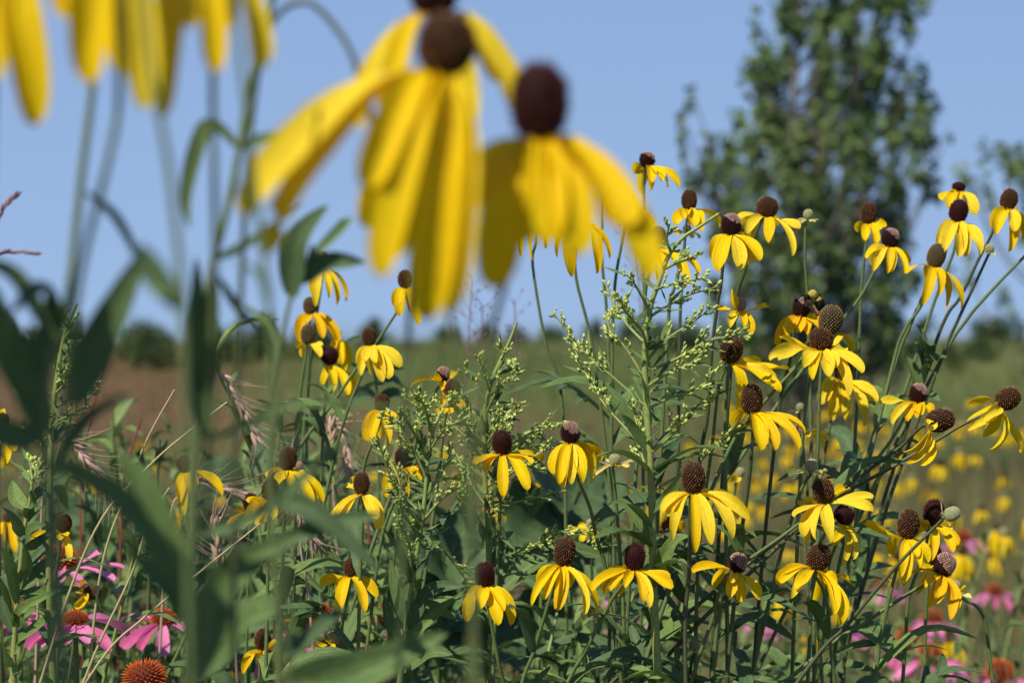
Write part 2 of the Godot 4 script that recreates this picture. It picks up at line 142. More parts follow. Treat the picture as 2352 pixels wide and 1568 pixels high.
	["yellow_coneflower","pale blurred coneflower head between two dark stems, lower right","u",[164,1056,-1600],6.7,7.7,22,[163,1052,-1600,162,1051,-1604,160,1035,-1608,157,1004,-1612,146,904,-1611,136,783,-1610,122,552,-1608,109,281,-1605,98,0,-1602],[149,1056,-1594,151,1062,-1596,157,1049,-1607,159,1050,-1586],7,0],
	["coneflower_bud","green ridged bud with pale spidery petals above the upright coneflower, lower right","u",[179,1076,-1330],7.1,8.6,5,[178,1072,-1330,179,1070,-1334,177,1067,-1338,173,1057,-1342,168,1039,-1346,161,1013,-1350,138,911,-1348,120,790,-1345,101,557,-1340,89,284,-1334,81,0,-1328],[167,1074,-1336,168,1073,-1325,168,1072,-1318,188,1073,-1326,182,1070,-1319,179,1071,-1318],3.2,0],
	["yellow_coneflower","coneflower with big ridged pink cap over a dark skirt, one petal flung left, lower right","k",[130,1023,-1280],11.0,12.0,14,[128,1018,-1280,128,1017,-1284,123,1011,-1288,119,1000,-1292,117,989,-1296,111,971,-1300,106,954,-1304,100,931,-1308,79,838,-1306,63,726,-1304,46,512,-1300,36,261,-1296,31,0,-1291],[104,1017,-1279,117,1007,-1288,123,1005,-1263,129,1002,-1265,140,1003,-1268,124,1013,-1264],7.5,2],
	["yellow_coneflower","coneflower with tidy brown domed cone tilted right and twisting petals, bottom right","b",[175,1027,-1270],13.8,16.1,22,[172,1020,-1270,172,1018,-1274,178,1009,-1278,182,996,-1282,184,973,-1286,187,953,-1290,189,922,-1294,192,830,-1298,193,719,-1304,191,507,-1314,185,258,-1326,179,0,-1339],[151,1014,-1263,151,1012,-1260,159,1011,-1246,156,1006,-1246,174,998,-1292,180,997,-1249,183,991,-1250,196,1009,-1282,182,1012,-1260],8.5,2],
	["coneflower_bud","lowest cream bud with a ruff of short pale petals near the bottom edge","u",[109,969,-1330],7.0,7.0,0,[109,966,-1330,109,963,-1334,108,958,-1338,107,944,-1342,106,919,-1346,101,827,-1348,98,716,-1351,93,505,-1357,91,257,-1364,89,0,-1371],[99,968,-1326,102,970,-1328,103,965,-1328,107,965,-1322,111,965,-1322,116,967,-1328,115,967,-1338],3.2,0],
	["yellow_coneflower","coneflower with cone half in shadow and one spotted petal flung right, lower right","b",[179,1064,-1280],12.5,15.7,-12,[181,1057,-1280,180,1056,-1284,175,1051,-1288,170,1047,-1292,155,1035,-1296,140,1024,-1300,125,1013,-1304,122,993,-1308,119,961,-1312,112,865,-1316,107,750,-1321,104,529,-1330,105,269,-1340,109,0,-1351],[161,1050,-1269,170,1034,-1274,172,1038,-1259,180,1036,-1257,204,1054,-1258,206,1060,-1273,196,1063,-1304,167,1039,-1269,168,1054,-1303],8,2],
	["yellow_coneflower","coneflower with dark cone tucked under the spotted petal of its neighbour","m",[203,1044,-1360],12.1,11.8,30,[200,1039,-1360,202,1036,-1364,200,1027,-1368,195,1011,-1372,192,978,-1376,184,880,-1377,177,763,-1377,168,538,-1378,161,274,-1380,156,0,-1381],[198,1015,-1338,205,1019,-1338,208,1024,-1371,193,1027,-1337],7.5,1],
	["yellow_coneflower","coneflower with tall evenly ridged brown cone and one petal flung left, far lower right","b",[228,1045,-1280],12.7,18.1,6,[228,1036,-1280,227,1034,-1284,224,1022,-1288,222,1013,-1292,216,984,-1296,213,957,-1300,207,861,-1301,205,746,-1301,207,526,-1303,213,268,-1304,221,0,-1306],[201,1046,-1270,219,1017,-1255,220,1025,-1291,221,1012,-1257,230,1022,-1258,237,1023,-1274,229,1028,-1259],8,2],
	["yellow_coneflower","coneflower with dry bits on its pink-topped cone behind a slanting bud, far lower right","m",[254,1047,-1340],12.5,16.9,10,[253,1040,-1340,252,1036,-1344,249,1020,-1348,241,994,-1352,239,955,-1356,231,860,-1359,224,745,-1362,215,525,-1369,207,267,-1377,200,0,-1385],[248,1020,-1317,260,1025,-1316,267,1025,-1329,243,1034,-1333,245,1043,-1330],7,2],
	["coneflower_bud","pale green bud leaning right at the end of a long slanting stem, lower right","u",[245,1054,-1240],8.1,10.4,66,[240,1052,-1240,240,1050,-1244,221,1030,-1248,207,1013,-1252,188,989,-1256,168,966,-1260,101,869,-1259,49,753,-1258,3,531,-1255,-21,270,-1253,-28,0,-1250],[238,1061,-1237,242,1046,-1230,237,1055,-1231],3,0],
	["yellow_coneflower","coneflower with pink ridged cap on a dark cone and petals combed left, far lower right","k",[251,1021,-1290],12.8,14.4,24,[248,1015,-1290,248,1014,-1294,242,1009,-1298,234,1004,-1302,217,992,-1306,204,982,-1310,179,964,-1314,71,868,-1314,-10,752,-1314,-78,530,-1314,-107,270,-1314,-107,0,-1314],[228,1007,-1302,237,1002,-1301,231,1010,-1268,239,997,-1280,235,1010,-1266,241,1001,-1266,249,992,-1266,253,997,-1269],7.5,2],
	["coneflower_bud","small cream bud with pale side rays below the pink-capped coneflower","u",[265,1004,-1330],6.2,7.6,12,[264,1001,-1330,267,999,-1334,272,995,-1338,284,985,-1342,290,950,-1346,300,855,-1345,305,741,-1345,303,523,-1343,294,266,-1341,281,0,-1339],[273,997,-1324,270,1005,-1324,264,995,-1319,261,1007,-1326],4,0],
	["yellow_coneflower","dark maroon cone wedged behind the pink-capped coneflower, petals mostly hidden","m",[265,1016,-1400],10.2,13.5,10,[264,1010,-1400,265,1008,-1404,263,994,-1408,262,954,-1412,263,858,-1409,265,744,-1406,272,525,-1399,281,267,-1392,291,0,-1384],[257,1004,-1378,266,1002,-1379,256,1006,-1394],7,0],
	["yellow_coneflower","coneflower cut by the left edge, petals hanging","b",[-316,1101,-1380],8.1,10.0,20,[-318,1097,-1380,-318,1095,-1384,-320,1074,-1388,-321,1035,-1392,-320,931,-1396,-317,807,-1401,-308,569,-1411,-296,290,-1422,-283,0,-1433],[-309,1075,-1356,-304,1083,-1356,-319,1082,-1369,-321,1107,-1401],8,1],
	["yellow_coneflower","coneflower with brown cone standing above the orange purple-coneflower at the left","b",[-274,1039,-1360],9.9,11.8,4,[-275,1033,-1360,-277,1032,-1364,-278,1025,-1368,-282,998,-1372,-284,957,-1376,-285,861,-1381,-285,746,-1387,-281,526,-1398,-275,268,-1412,-267,0,-1426],[-293,1028,-1356,-267,1017,-1343,-273,1030,-1344,-270,1032,-1345,-283,1038,-1353],6.5,0],
	["yellow_coneflower","blurred brown-coned coneflower at the left edge behind the leafy shoot","o",[-363,1024,-1600],7.4,8.2,0,[-363,1020,-1600,-364,1018,-1604,-366,987,-1608,-368,932,-1612,-370,839,-1614,-371,727,-1615,-372,512,-1619,-372,261,-1623,-371,0,-1627],[-365,1001,-1612,-367,1012,-1594,-352,1000,-1576],8,0],
	["yellow_coneflower","fallen-over yellow coneflower between the two pink coneflowers at the left","o",[-271,988,-1440],10.6,11.3,80,[-276,987,-1440,-277,986,-1444,-282,975,-1448,-288,939,-1452,-303,845,-1455,-316,733,-1458,-330,517,-1465,-342,263,-1473,-350,0,-1481],[-272,983,-1426,-281,980,-1428,-285,992,-1434,-278,995,-1427],8,0],
	["yellow_coneflower","huge blurred yellow petal tip at the upper left corner","m",[-131,1257,-560],14.2,18.6,0,[-131,1248,-560,-131,1236,-564,-133,1193,-568,-136,1126,-572,-139,1069,-576,-146,962,-574,-152,834,-572,-159,588,-568,-165,299,-564,-170,0,-559],[-118,1203,-548,-129,1213,-548,-143,1209,-566],12,0],
	["yellow_coneflower","very blurred hanging petals of a foreground coneflower at the upper left","m",[-95,1255,-530],13.5,18.7,0,[-95,1247,-530,-95,1238,-534,-95,1209,-538,-99,1191,-542,-107,1159,-546,-113,1095,-550,-115,985,-549,-114,854,-549,-108,602,-547,-98,306,-545,-85,0,-544],[-98,1210,-519,-86,1204,-519,-94,1215,-542,-103,1226,-525],10.5,0],
	["yellow_coneflower","blurred foreground coneflower with three hanging petals left of the curved stem","m",[-75,1255,-550],13.4,18.3,0,[-75,1246,-550,-73,1239,-554,-75,1216,-558,-75,1170,-562,-77,1126,-566,-79,1070,-570,-85,963,-573,-92,835,-577,-104,589,-584,-116,300,-593,-127,0,-602],[-85,1205,-545,-72,1215,-540,-63,1217,-547,-78,1226,-540,-72,1229,-560],8,0],
	["yellow_coneflower","large blurred foreground coneflower with long hanging yellow petals and facing brown cone","b",[-16,1222,-540],14.6,15.8,8,[-17,1215,-540,-20,1214,-544,-25,1202,-548,-19,1174,-552,-13,1137,-556,-9,1072,-560,-3,964,-563,2,836,-568,9,589,-575,15,300,-585,20,0,-594],[-31,1165,-526,-21,1155,-533,-15,1157,-533,-34,1186,-526,-28,1171,-554,-65,1180,-543,-60,1171,-547],11,0],
	["yellow_coneflower","blurred foreground coneflower behind, cone cut by the top edge","m",[-21,1244,-600],12.9,14.1,0,[-21,1238,-600,-22,1236,-604,-26,1196,-608,-29,1136,-612,-31,1064,-616,-35,957,-615,-40,830,-614,-47,585,-611,-55,298,-608,-63,0,-605],[-40,1207,-597,-32,1206,-590,-12,1207,-590,1,1212,-596,-3,1220,-605],9,0],
	["yellow_coneflower","blurred foreground coneflower with tall dark maroon egg cone and sweeping petals","m",[7,1210,-560],14.5,20.8,2,[7,1201,-560,7,1199,-564,-1,1168,-568,-6,1148,-572,-9,1114,-576,-11,1057,-580,-10,952,-584,-7,825,-588,1,582,-597,12,296,-608,25,0,-618],[-11,1179,-548,-4,1163,-548,1,1175,-572,8,1174,-548,15,1171,-548,33,1165,-548,26,1178,-548],13,0],
	["yellow_coneflower","blurred foreground coneflower nodding from an arched grey-green stem","m",[-33,1205,-620],13.3,18.2,-10,[-32,1197,-620,-36,1199,-624,-42,1221,-628,-48,1236,-632,-60,1247,-636,-72,1233,-640,-78,1173,-644,-81,1072,-648,-79,965,-646,-76,836,-643,-69,590,-639,-59,300,-633,-48,0,-627],[-40,1182,-625,-29,1177,-610],9,0],
	["yellow_coneflower","coneflower on a thin pale stem, cone hidden by the foreground petals","b",[17,1242,-1500],17.6,22.0,0,[17,1232,-1500,16,1216,-1504,14,1201,-1508,23,1148,-1512,34,1110,-1516,37,997,-1520,37,897,-1524,37,777,-1528,34,548,-1536,30,279,-1545,26,0,-1555],[6,1207,-1499,14,1204,-1497,30,1208,-1499,22,1212,-1487],6,1],
	["yellow_coneflower","coneflower under the long foreground petal, only its lower petals in view","b",[42,1236,-1450],17.0,21.3,0,[42,1226,-1450,42,1214,-1454,42,1191,-1458,53,1145,-1462,64,1059,-1466,74,953,-1468,81,826,-1471,86,583,-1477,85,297,-1483,82,0,-1489],[39,1192,-1447,55,1194,-1447,63,1204,-1448,30,1205,-1458],9,1],
]
const PURPLE := [
	["purple coneflower with tall orange cone and swept pink petals, upper at the left",[-297,1007,-1460],23.6,19.3,[-274,1010,-1478,-257,995,-1433,-276,991,-1430,-254,1001,-1455,-318,996,-1451,-290,995,-1430,-312,1000,-1451],9],
	["bright pink coneflower with low orange cone and drooping petals at the lower left",[-275,976,-1400],16.4,10.3,[-304,960,-1391,-289,962,-1370,-275,963,-1370,-261,964,-1370,-248,958,-1370,-246,962,-1418,-297,960,-1370,-285,964,-1370],10],
	["pink coneflower half hidden behind broad dark foreground leaves, lower left",[-243,958,-1550],17.4,12.9,[-275,937,-1568,-265,940,-1520,-253,939,-1520,-239,935,-1520,-213,943,-1541,-215,943,-1520,-275,952,-1568],9],
	["large fiery orange cone at the bottom edge, left of centre",[-206,961,-1250],23.9,20.2,[-225,946,-1241,-203,943,-1220,-185,944,-1241],10],
	["pale pink coneflower behind the leafy shoot at the left edge",[-353,958,-1600],15.7,11.0,[-367,937,-1618,-342,946,-1570,-339,950,-1591,-358,958,-1591,-358,948,-1570,-332,956,-1591],8],
	["orange cone in front of the pink petals at bottom left of centre",[-144,957,-1380],17.8,12.4,[-158,936,-1398,-137,943,-1350,-128,945,-1371],10],
	["magenta coneflower behind a dark yellow coneflower, bottom left of centre",[-150,958,-1500],17.0,8.8,[-159,943,-1518,-146,946,-1470,-139,944,-1470,-135,945,-1470,-150,948,-1470],11],
	["shaded dark cone with orange rim behind the blurred leaf, lower left",[-134,958,-1550],19.4,20.0,[-144,940,-1541,-125,936,-1568,-133,940,-1520],9],
	["large shaded orange cone under the dark leaf, bottom left of centre",[-90,944,-1400],25.2,21.9,[-103,928,-1391,-77,922,-1418,-88,929,-1370],10],
	["pink petals of a coneflower above the shaded orange cone",[-110,929,-1700],13.3,8.0,[-113,921,-1670,-109,919,-1670,-105,922,-1670,-93,922,-1691,-120,916,-1718],9],
	["pink coneflower cut by the bottom edge, left of centre",[-116,947,-1300],15.3,10.2,[-126,950,-1330,-120,951,-1330,-111,948,-1318,-138,953,-1291,-129,957,-1270],10],
	["dull orange cone in the undergrowth left of the lowest yellow coneflower",[-98,942,-1700],14.6,13.3,[-110,929,-1718,-90,929,-1718],8],
	["blurred pink coneflower with red-orange cone, bottom right",[384,841,-2400],19.1,17.6,[361,838,-2391,366,832,-2370,375,823,-2370,385,828,-2370,398,834,-2391],13],
	["blurred magenta coneflower, second of the bottom right group",[444,816,-2500],27,24,[488,786,-2504,480,790,-2479,458,785,-2469,426,782,-2464,420,788,-2473,402,789,-2508,411,788,-2519,439,784,-2535,461,785,-2539,475,790,-2521],10],
	["blurred hot pink coneflower with tall orange cone at the bottom right",[432,826,-2300],27,24,[473,803,-2302,468,801,-2280,448,797,-2270,421,793,-2257,398,803,-2285,393,795,-2294,402,799,-2321,421,795,-2339,449,802,-2337,464,797,-2317],10],
	["blurred pale pink coneflower behind the bottom right group",[566,779,-3000],27,24,[607,755,-3002,597,755,-2982,572,753,-2961,554,751,-2958,535,749,-2972,531,752,-3007,535,746,-3029,548,756,-3032,574,750,-3043,600,747,-3017],10],
	["small blurred pink coneflower between stems at lower right",[364,752,-3200],27,24,[400,720,-3201,388,723,-3175,373,725,-3165,358,727,-3164,330,727,-3178,327,722,-3193,331,727,-3218,356,729,-3239,370,723,-3237,393,728,-3219],10],
	["small distant pink coneflower right of the pink-capped bloom",[811,799,-4000],27,24,[849,774,-3997,848,774,-3977,822,772,-3964,792,773,-3961,781,775,-3972,769,772,-3992,783,767,-4026,800,777,-4034,824,766,-4038,839,773,-4029],10],
	["small blurred pink coneflower between the two lowest yellow ones",[109,838,-2800],27,24,[145,812,-2800,144,814,-2774,122,804,-2760,102,804,-2765,74,815,-2784,72,805,-2806,76,814,-2826,102,811,-2835,128,813,-2838,137,809,-2826],10],
	["blurred pink coneflower at the bottom right corner",[482,824,-2200],27,24,[517,799,-2202,514,801,-2172,494,801,-2160,466,794,-2168,449,798,-2177,442,796,-2199,452,796,-2225,462,796,-2235,490,792,-2241,510,796,-2222],10],
	["faint pink coneflower behind the far lower right blooms",[603,755,-3600],27,24,[638,728,-3606,637,727,-3583,622,732,-3565,586,727,-3562,576,728,-3572,568,723,-3606,575,723,-3630,584,727,-3640,623,731,-3638,641,732,-3621],10],
	["faint distant pink coneflower near the right edge",[825,726,-3800],27,24,[867,702,-3802,851,694,-3774,842,693,-3765,818,698,-3764,799,702,-3778,782,696,-3794,800,695,-3825,807,696,-3835,836,697,-3841,860,703,-3824],10],
	["tiny blurred pink coneflower behind the goldenrod base",[171,782,-3000],27,24,[211,755,-2992,198,748,-2975,182,751,-2964,161,751,-2966,142,757,-2969,127,753,-3002,143,760,-3024,154,753,-3031,182,749,-3038,197,752,-3025],10],
]
const GOLDENRODS := [
	["tall goldenrod in bud with pale green stem, right of centre, tip leaning right",[43,0,-1340,56,261,-1326,69,513,-1312,78,728,-1301,82,840,-1295,85,933,-1290,82,1006,-1290,81,1063,-1290,78,1115,-1290,77,1142,-1290,80,1169,-1290,85,1184,-1290,91,1200,-1290,99,1210,-1290,108,1216,-1290,120,1224,-1290],[[77,1113,-1290,59,1129,-1294,42,1144,-1297,24,1167,-1301],[77,1088,-1290,56,1111,-1303,45,1128,-1316,35,1151,-1328],[77,1128,-1290,67,1145,-1294,58,1155,-1297,55,1164,-1301],[76,1150,-1290,67,1160,-1298,60,1171,-1307,55,1185,-1315],[79,1169,-1290,72,1181,-1283,66,1188,-1276],[80,1133,-1290,99,1142,-1285,114,1151,-1280,136,1153,-1275],[79,1111,-1290,92,1117,-1299,110,1123,-1308,122,1133,-1318],[80,1085,-1290,91,1095,-1284,98,1104,-1278,100,1109,-1271],[79,1140,-1290,89,1151,-1289,103,1160,-1289,116,1170,-1288],[81,1165,-1290,93,1172,-1302,106,1178,-1313,121,1182,-1325],[83,1180,-1290,92,1183,-1263,106,1185,-1237],[77,1087,-1290,74,1098,-1298,71,1112,-1305,73,1126,-1313],[87,1191,-1290,97,1196,-1307,110,1200,-1324],[80,1085,-1290,95,1102,-1303,114,1115,-1316,124,1120,-1329],[92,1202,-1290,89,1209,-1280,90,1217,-1270],[79,1136,-1290,75,1155,-1275,64,1167,-1259,61,1175,-1244],[79,1124,-1290,91,1133,-1278,101,1137,-1266,109,1146,-1254],[82,1064,-1290,103,1076,-1292,121,1091,-1294,131,1099,-1296],[78,1076,-1290,75,1087,-1300,74,1096,-1311]],[[78,1124,-1290,75,1125,-1300,77,1118,-1309],[79,1087,-1290,70,1098,-1284,63,1108,-1278],[81,1069,-1290,92,1085,-1286,97,1094,-1282],[82,1033,-1290,70,1051,-1291,62,1060,-1292],[82,1015,-1290,93,1033,-1284,102,1038,-1278],[80,1101,-1290,86,1109,-1289,87,1111,-1288],[79,1146,-1290,82,1150,-1277,82,1151,-1263],[79,1162,-1290,78,1158,-1282,79,1165,-1273],[77,1115,-1290,72,1127,-1294,70,1129,-1298],[81,1051,-1290,90,1061,-1277,97,1075,-1265]]],
	["bushy goldenrod in bud with many feathery sprays, centre left",[-60,0,-1387,-48,254,-1385,-35,498,-1383,-24,706,-1382,-18,815,-1381,-13,906,-1380,-13,957,-1380,-14,1012,-1380,-15,1042,-1380,-17,1067,-1380,-17,1093,-1380,-16,1113,-1380,-10,1132,-1380,-2,1149,-1380,3,1162,-1380],[[-16,1055,-1380,-3,1062,-1382,7,1069,-1384,15,1072,-1385],[-16,1064,-1380,-6,1075,-1388,3,1086,-1396,17,1091,-1404],[-14,1042,-1380,-2,1048,-1395,14,1051,-1409,31,1055,-1424],[-17,1084,-1380,-10,1095,-1368,-2,1105,-1356,5,1114,-1344],[-16,1071,-1380,-2,1081,-1396,13,1083,-1412,30,1086,-1429],[-15,1061,-1380,-7,1068,-1375,-4,1072,-1369],[-8,1012,-1380,3,1021,-1367,17,1028,-1353,31,1035,-1340,58,1037,-1326],[-16,1077,-1380,-11,1081,-1397,1,1095,-1414],[-17,1093,-1380,-8,1105,-1394,1,1102,-1408],[-16,1106,-1380,-7,1123,-1372,4,1130,-1363],[-15,1110,-1380,-22,1121,-1377,-30,1134,-1374],[-14,1119,-1380,-17,1130,-1370,-20,1140,-1359],[-17,1086,-1380,-26,1095,-1367,-34,1111,-1354,-36,1119,-1341],[-17,1071,-1380,-24,1084,-1390,-32,1093,-1401,-43,1102,-1411],[-17,1100,-1380,-27,1109,-1388,-33,1123,-1396],[-12,1126,-1380,-2,1134,-1388,3,1137,-1397],[-16,1048,-1380,-25,1060,-1395,-35,1078,-1410,-40,1082,-1425],[-16,1032,-1380,-25,1050,-1356,-29,1061,-1332],[-15,1055,-1380,-12,1049,-1362,-4,1055,-1344],[-17,1090,-1380,-10,1100,-1370,-6,1107,-1361,2,1104,-1351],[-6,1012,-1380,20,1012,-1396,41,1016,-1413,59,1021,-1429],[-16,1079,-1380,7,1091,-1366,17,1098,-1351,29,1099,-1337],[-16,1060,-1380,-2,1068,-1369,10,1078,-1359,24,1086,-1348],[-9,1132,-1380,-6,1140,-1379,-7,1149,-1379]],[[-15,1029,-1380,-17,1033,-1371,-18,1029,-1363],[-14,1009,-1380,-7,1022,-1379,-6,1036,-1377],[-14,996,-1380,-4,1002,-1384,1,1002,-1389],[-13,983,-1380,-22,992,-1387,-31,990,-1395],[-16,1071,-1380,-19,1076,-1384,-18,1081,-1388],[-14,1022,-1380,-8,1026,-1389,1,1031,-1398],[-13,964,-1380,-19,977,-1382,-25,981,-1383],[-16,1048,-1380,-11,1055,-1371,-9,1061,-1363]]],
	["leafy goldenrod in bud leaning left of the bushy one",[-65,0,-1312,-71,245,-1317,-75,482,-1322,-76,683,-1326,-75,788,-1328,-72,876,-1330,-68,933,-1330,-66,957,-1330,-59,1010,-1330,-53,1049,-1330,-50,1083,-1330,-48,1107,-1330],[[-54,1039,-1330,-62,1052,-1321,-71,1069,-1311,-79,1093,-1302],[-54,1047,-1330,-65,1058,-1337,-69,1069,-1344,-76,1082,-1351],[-51,1068,-1330,-59,1086,-1326,-67,1101,-1323,-76,1107,-1319],[-51,1078,-1330,-55,1095,-1331,-56,1109,-1331,-65,1117,-1332],[-55,1035,-1330,-64,1048,-1312,-65,1059,-1293],[-56,1039,-1330,-43,1055,-1326,-28,1066,-1322],[-52,1057,-1330,-42,1072,-1340,-36,1086,-1351],[-50,1083,-1330,-41,1097,-1320,-29,1104,-1309],[-49,1097,-1330,-50,1109,-1302,-54,1120,-1274],[-56,1034,-1330,-46,1030,-1339,-30,1009,-1347,-26,1002,-1356],[-59,1014,-1330,-60,1030,-1307,-66,1047,-1283],[-52,1063,-1330,-39,1067,-1354,-27,1062,-1378],[-49,1092,-1330,-41,1111,-1341,-33,1116,-1351],[-51,1070,-1330,-65,1091,-1342,-74,1098,-1354],[-51,1080,-1330,-60,1100,-1314,-66,1111,-1298]],[[-60,1006,-1330,-68,1026,-1316,-76,1041,-1303],[-59,1012,-1330,-53,1018,-1321,-49,1023,-1313],[-63,981,-1330,-69,1001,-1332,-73,1020,-1334],[-61,991,-1330,-55,1004,-1318,-54,1011,-1306],[-61,983,-1330,-49,991,-1332,-34,984,-1334],[-65,962,-1330,-73,981,-1334,-77,998,-1338],[-62,977,-1330,-49,1002,-1317,-27,1007,-1305],[-63,972,-1330,-56,978,-1324,-28,1003,-1318],[-55,1037,-1330,-50,1028,-1323,-42,1032,-1315],[-65,953,-1330,-49,965,-1323,-35,965,-1317]]],
	["goldenrod in bud behind the dark foreground leaves at the left",[-222,0,-1312,-236,282,-1309,-249,553,-1306,-260,784,-1303,-266,905,-1301,-270,1006,-1300,-270,1055,-1300,-269,1097,-1300,-267,1120,-1300,-263,1146,-1300,-259,1161,-1300,-254,1172,-1300],[[-270,1097,-1300,-274,1110,-1286,-275,1121,-1272,-276,1132,-1258],[-266,1120,-1300,-259,1125,-1287,-252,1130,-1273],[-263,1134,-1300,-255,1137,-1278,-245,1140,-1256],[-267,1103,-1300,-258,1107,-1301,-248,1113,-1302],[-262,1139,-1300,-253,1145,-1285,-244,1146,-1270],[-261,1152,-1300,-256,1158,-1294,-254,1162,-1287],[-266,1112,-1300,-258,1117,-1308,-245,1124,-1316],[-269,1096,-1300,-276,1091,-1313,-280,1086,-1327],[-260,1159,-1300,-261,1164,-1291,-259,1167,-1282],[-278,1110,-1300,-283,1117,-1321,-287,1122,-1341],[-265,1128,-1300,-254,1130,-1275,-245,1133,-1250]],[[-267,1120,-1300,-264,1130,-1306,-264,1134,-1313],[-265,1131,-1300,-265,1136,-1309,-266,1140,-1319],[-268,1091,-1300,-264,1103,-1307,-262,1109,-1315]]],
	["leafy goldenrod shoot with yellow-green stem at the lower left",[-250,0,-1322,-262,253,-1316,-273,497,-1310,-283,705,-1305,-288,814,-1302,-291,904,-1300,-291,955,-1300,-291,968,-1300,-289,999,-1300,-285,1038,-1300,-282,1055,-1300,-280,1069,-1300],[[-281,1066,-1300,-282,1072,-1317,-286,1075,-1334],[-280,1069,-1300,-286,1074,-1323,-290,1078,-1347]],[[-289,1001,-1300,-297,1011,-1309,-303,1011,-1318],[-289,1005,-1300,-282,1019,-1293,-282,1033,-1285],[-286,1024,-1300,-277,1032,-1294,-263,1042,-1288],[-289,982,-1300,-284,994,-1293,-260,1007,-1285],[-289,974,-1300,-276,983,-1292,-257,998,-1283],[-288,1005,-1300,-278,1015,-1308,-269,1025,-1317],[-291,968,-1300,-285,973,-1295,-282,976,-1290],[-290,980,-1300,-297,993,-1301,-298,1002,-1302],[-285,1036,-1300,-290,1047,-1290,-293,1055,-1279],[-289,996,-1300,-291,1020,-1290,-294,1032,-1279],[-284,1047,-1300,-278,1058,-1288,-275,1065,-1275],[-284,1044,-1300,-277,1052,-1308,-277,1053,-1317],[-286,1034,-1300,-277,1041,-1288,-267,1045,-1277],[-290,987,-1300,-290,1001,-1287,-293,1015,-1274],[-291,961,-1300,-293,973,-1286,-291,990,-1273],[-283,1054,-1300,-275,1063,-1307,-266,1070,-1315],[-288,1002,-1300,-273,1003,-1305,-253,1005,-1310],[-283,1052,-1300,-291,1058,-1307,-295,1068,-1314],[-288,1012,-1300,-280,1023,-1309,-272,1033,-1318]]],
]
const SHADE_STALKS := [
	["dark blurred leafy stalk rising through the left foreground",[-65,0,-645,-74,267,-649,-83,525,-653,-91,744,-657,-95,859,-659,-98,954,-660,-97,1032,-660,-95,1071,-660,-93,1129,-660,-90,1166,-660,-85,1187,-660,-81,1206,-660,-78,1225,-660,-71,1251,-660,-68,1271,-660],1.5,[[8.6,-91,1122,-660,-93,1148,-657,-93,1175,-655],[7.8,-90,1135,-660,-90,1153,-653,-86,1168,-647],[5.0,-81,1207,-660,-90,1214,-658,-96,1195,-656,-95,1183,-655],[3.9,-81,1207,-660,-72,1211,-664,-63,1212,-669],[3.2,-89,1174,-660,-80,1179,-668,-63,1192,-676],[3.6,-93,1122,-660,-85,1122,-665,-62,1131,-671,-23,1129,-676],[5.0,-94,1092,-660,-74,1099,-655,-41,1128,-650],[8.6,-95,1058,-660,-97,1070,-666,-118,1089,-672],[11.4,-94,1050,-660,-85,1079,-664,-63,1092,-667],[9.3,-94,1071,-660,-108,1103,-662,-117,1117,-663],[2.9,-87,1169,-660,-81,1158,-670,-71,1148,-679]]],
	["near dark leafy stalk at the left edge of the foreground",[-142,0,-627,-135,269,-620,-129,528,-612,-124,749,-606,-121,864,-603,-119,960,-600,-120,1054,-600,-124,1095,-600,-126,1119,-600,-125,1142,-600,-120,1160,-600,-116,1195,-600,-113,1220,-600,-112,1249,-600],1.6,[[11.0,-118,1133,-600,-110,1150,-596,-97,1175,-591],[9.7,-125,1129,-600,-136,1148,-603,-142,1167,-605],[11.0,-126,1125,-600,-132,1141,-604,-133,1153,-607],[5.2,-122,1153,-600,-125,1164,-591,-131,1157,-581],[4.5,-123,1149,-600,-133,1167,-600,-145,1172,-600],[6.5,-124,1118,-600,-102,1106,-593,-90,1086,-586],[8.4,-126,1125,-600,-136,1125,-598,-147,1137,-595],[2.9,-115,1190,-600,-108,1183,-609,-101,1167,-619],[4.5,-124,1115,-600,-115,1129,-602,-103,1136,-603],[6.5,-120,1160,-600,-125,1153,-601,-130,1136,-603]]],
	["dark upright leaves on a thin stalk beside the big foreground bloom",[-52,0,-782,-60,271,-776,-67,533,-770,-74,756,-765,-77,872,-762,-80,969,-760,-80,1044,-760,-83,1103,-760,-80,1140,-760,-76,1163,-760,-72,1171,-760,-68,1183,-760],1.1,[[9.8,-75,1165,-760,-73,1183,-756,-62,1196,-752],[7.0,-72,1170,-760,-62,1177,-759,-50,1177,-758],[3.3,-80,1143,-760,-83,1154,-766,-93,1163,-771],[8.2,-82,1096,-760,-67,1092,-753,-43,1072,-746],[9.8,-80,1044,-760,-72,1045,-768,-57,1058,-776],[6.6,-80,1081,-760,-61,1089,-754,-43,1092,-747],[16.4,-80,1032,-760,-56,1034,-767,-22,1049,-773],[16.4,-80,1058,-760,-93,1051,-770,-108,1032,-780],[3.7,-71,1176,-760,-58,1190,-766,-57,1193,-772]]],
	["grey blurred bare stalk beside the left foreground stem",[-42,0,-472,-49,278,-480,-56,546,-487,-63,774,-494,-67,893,-497,-71,992,-500,-73,1129,-500,-74,1158,-500,-77,1188,-500,-81,1211,-500,-83,1236,-500],1.2,[[4.3,-74,1156,-500,-83,1164,-510,-89,1173,-520],[4.9,-75,1160,-500,-82,1168,-500,-83,1172,-500]]],
	["faint grey blurred stalk crossing the sky left of the big bloom",[-45,0,-506,-45,279,-510,-45,548,-514,-46,777,-517,-48,896,-519,-50,996,-520,-55,1128,-520,-57,1159,-520,-61,1194,-520,-64,1220,-520,-66,1242,-520],1.0,[[2.5,-57,1157,-520,-59,1165,-526,-67,1170,-533]]],
]
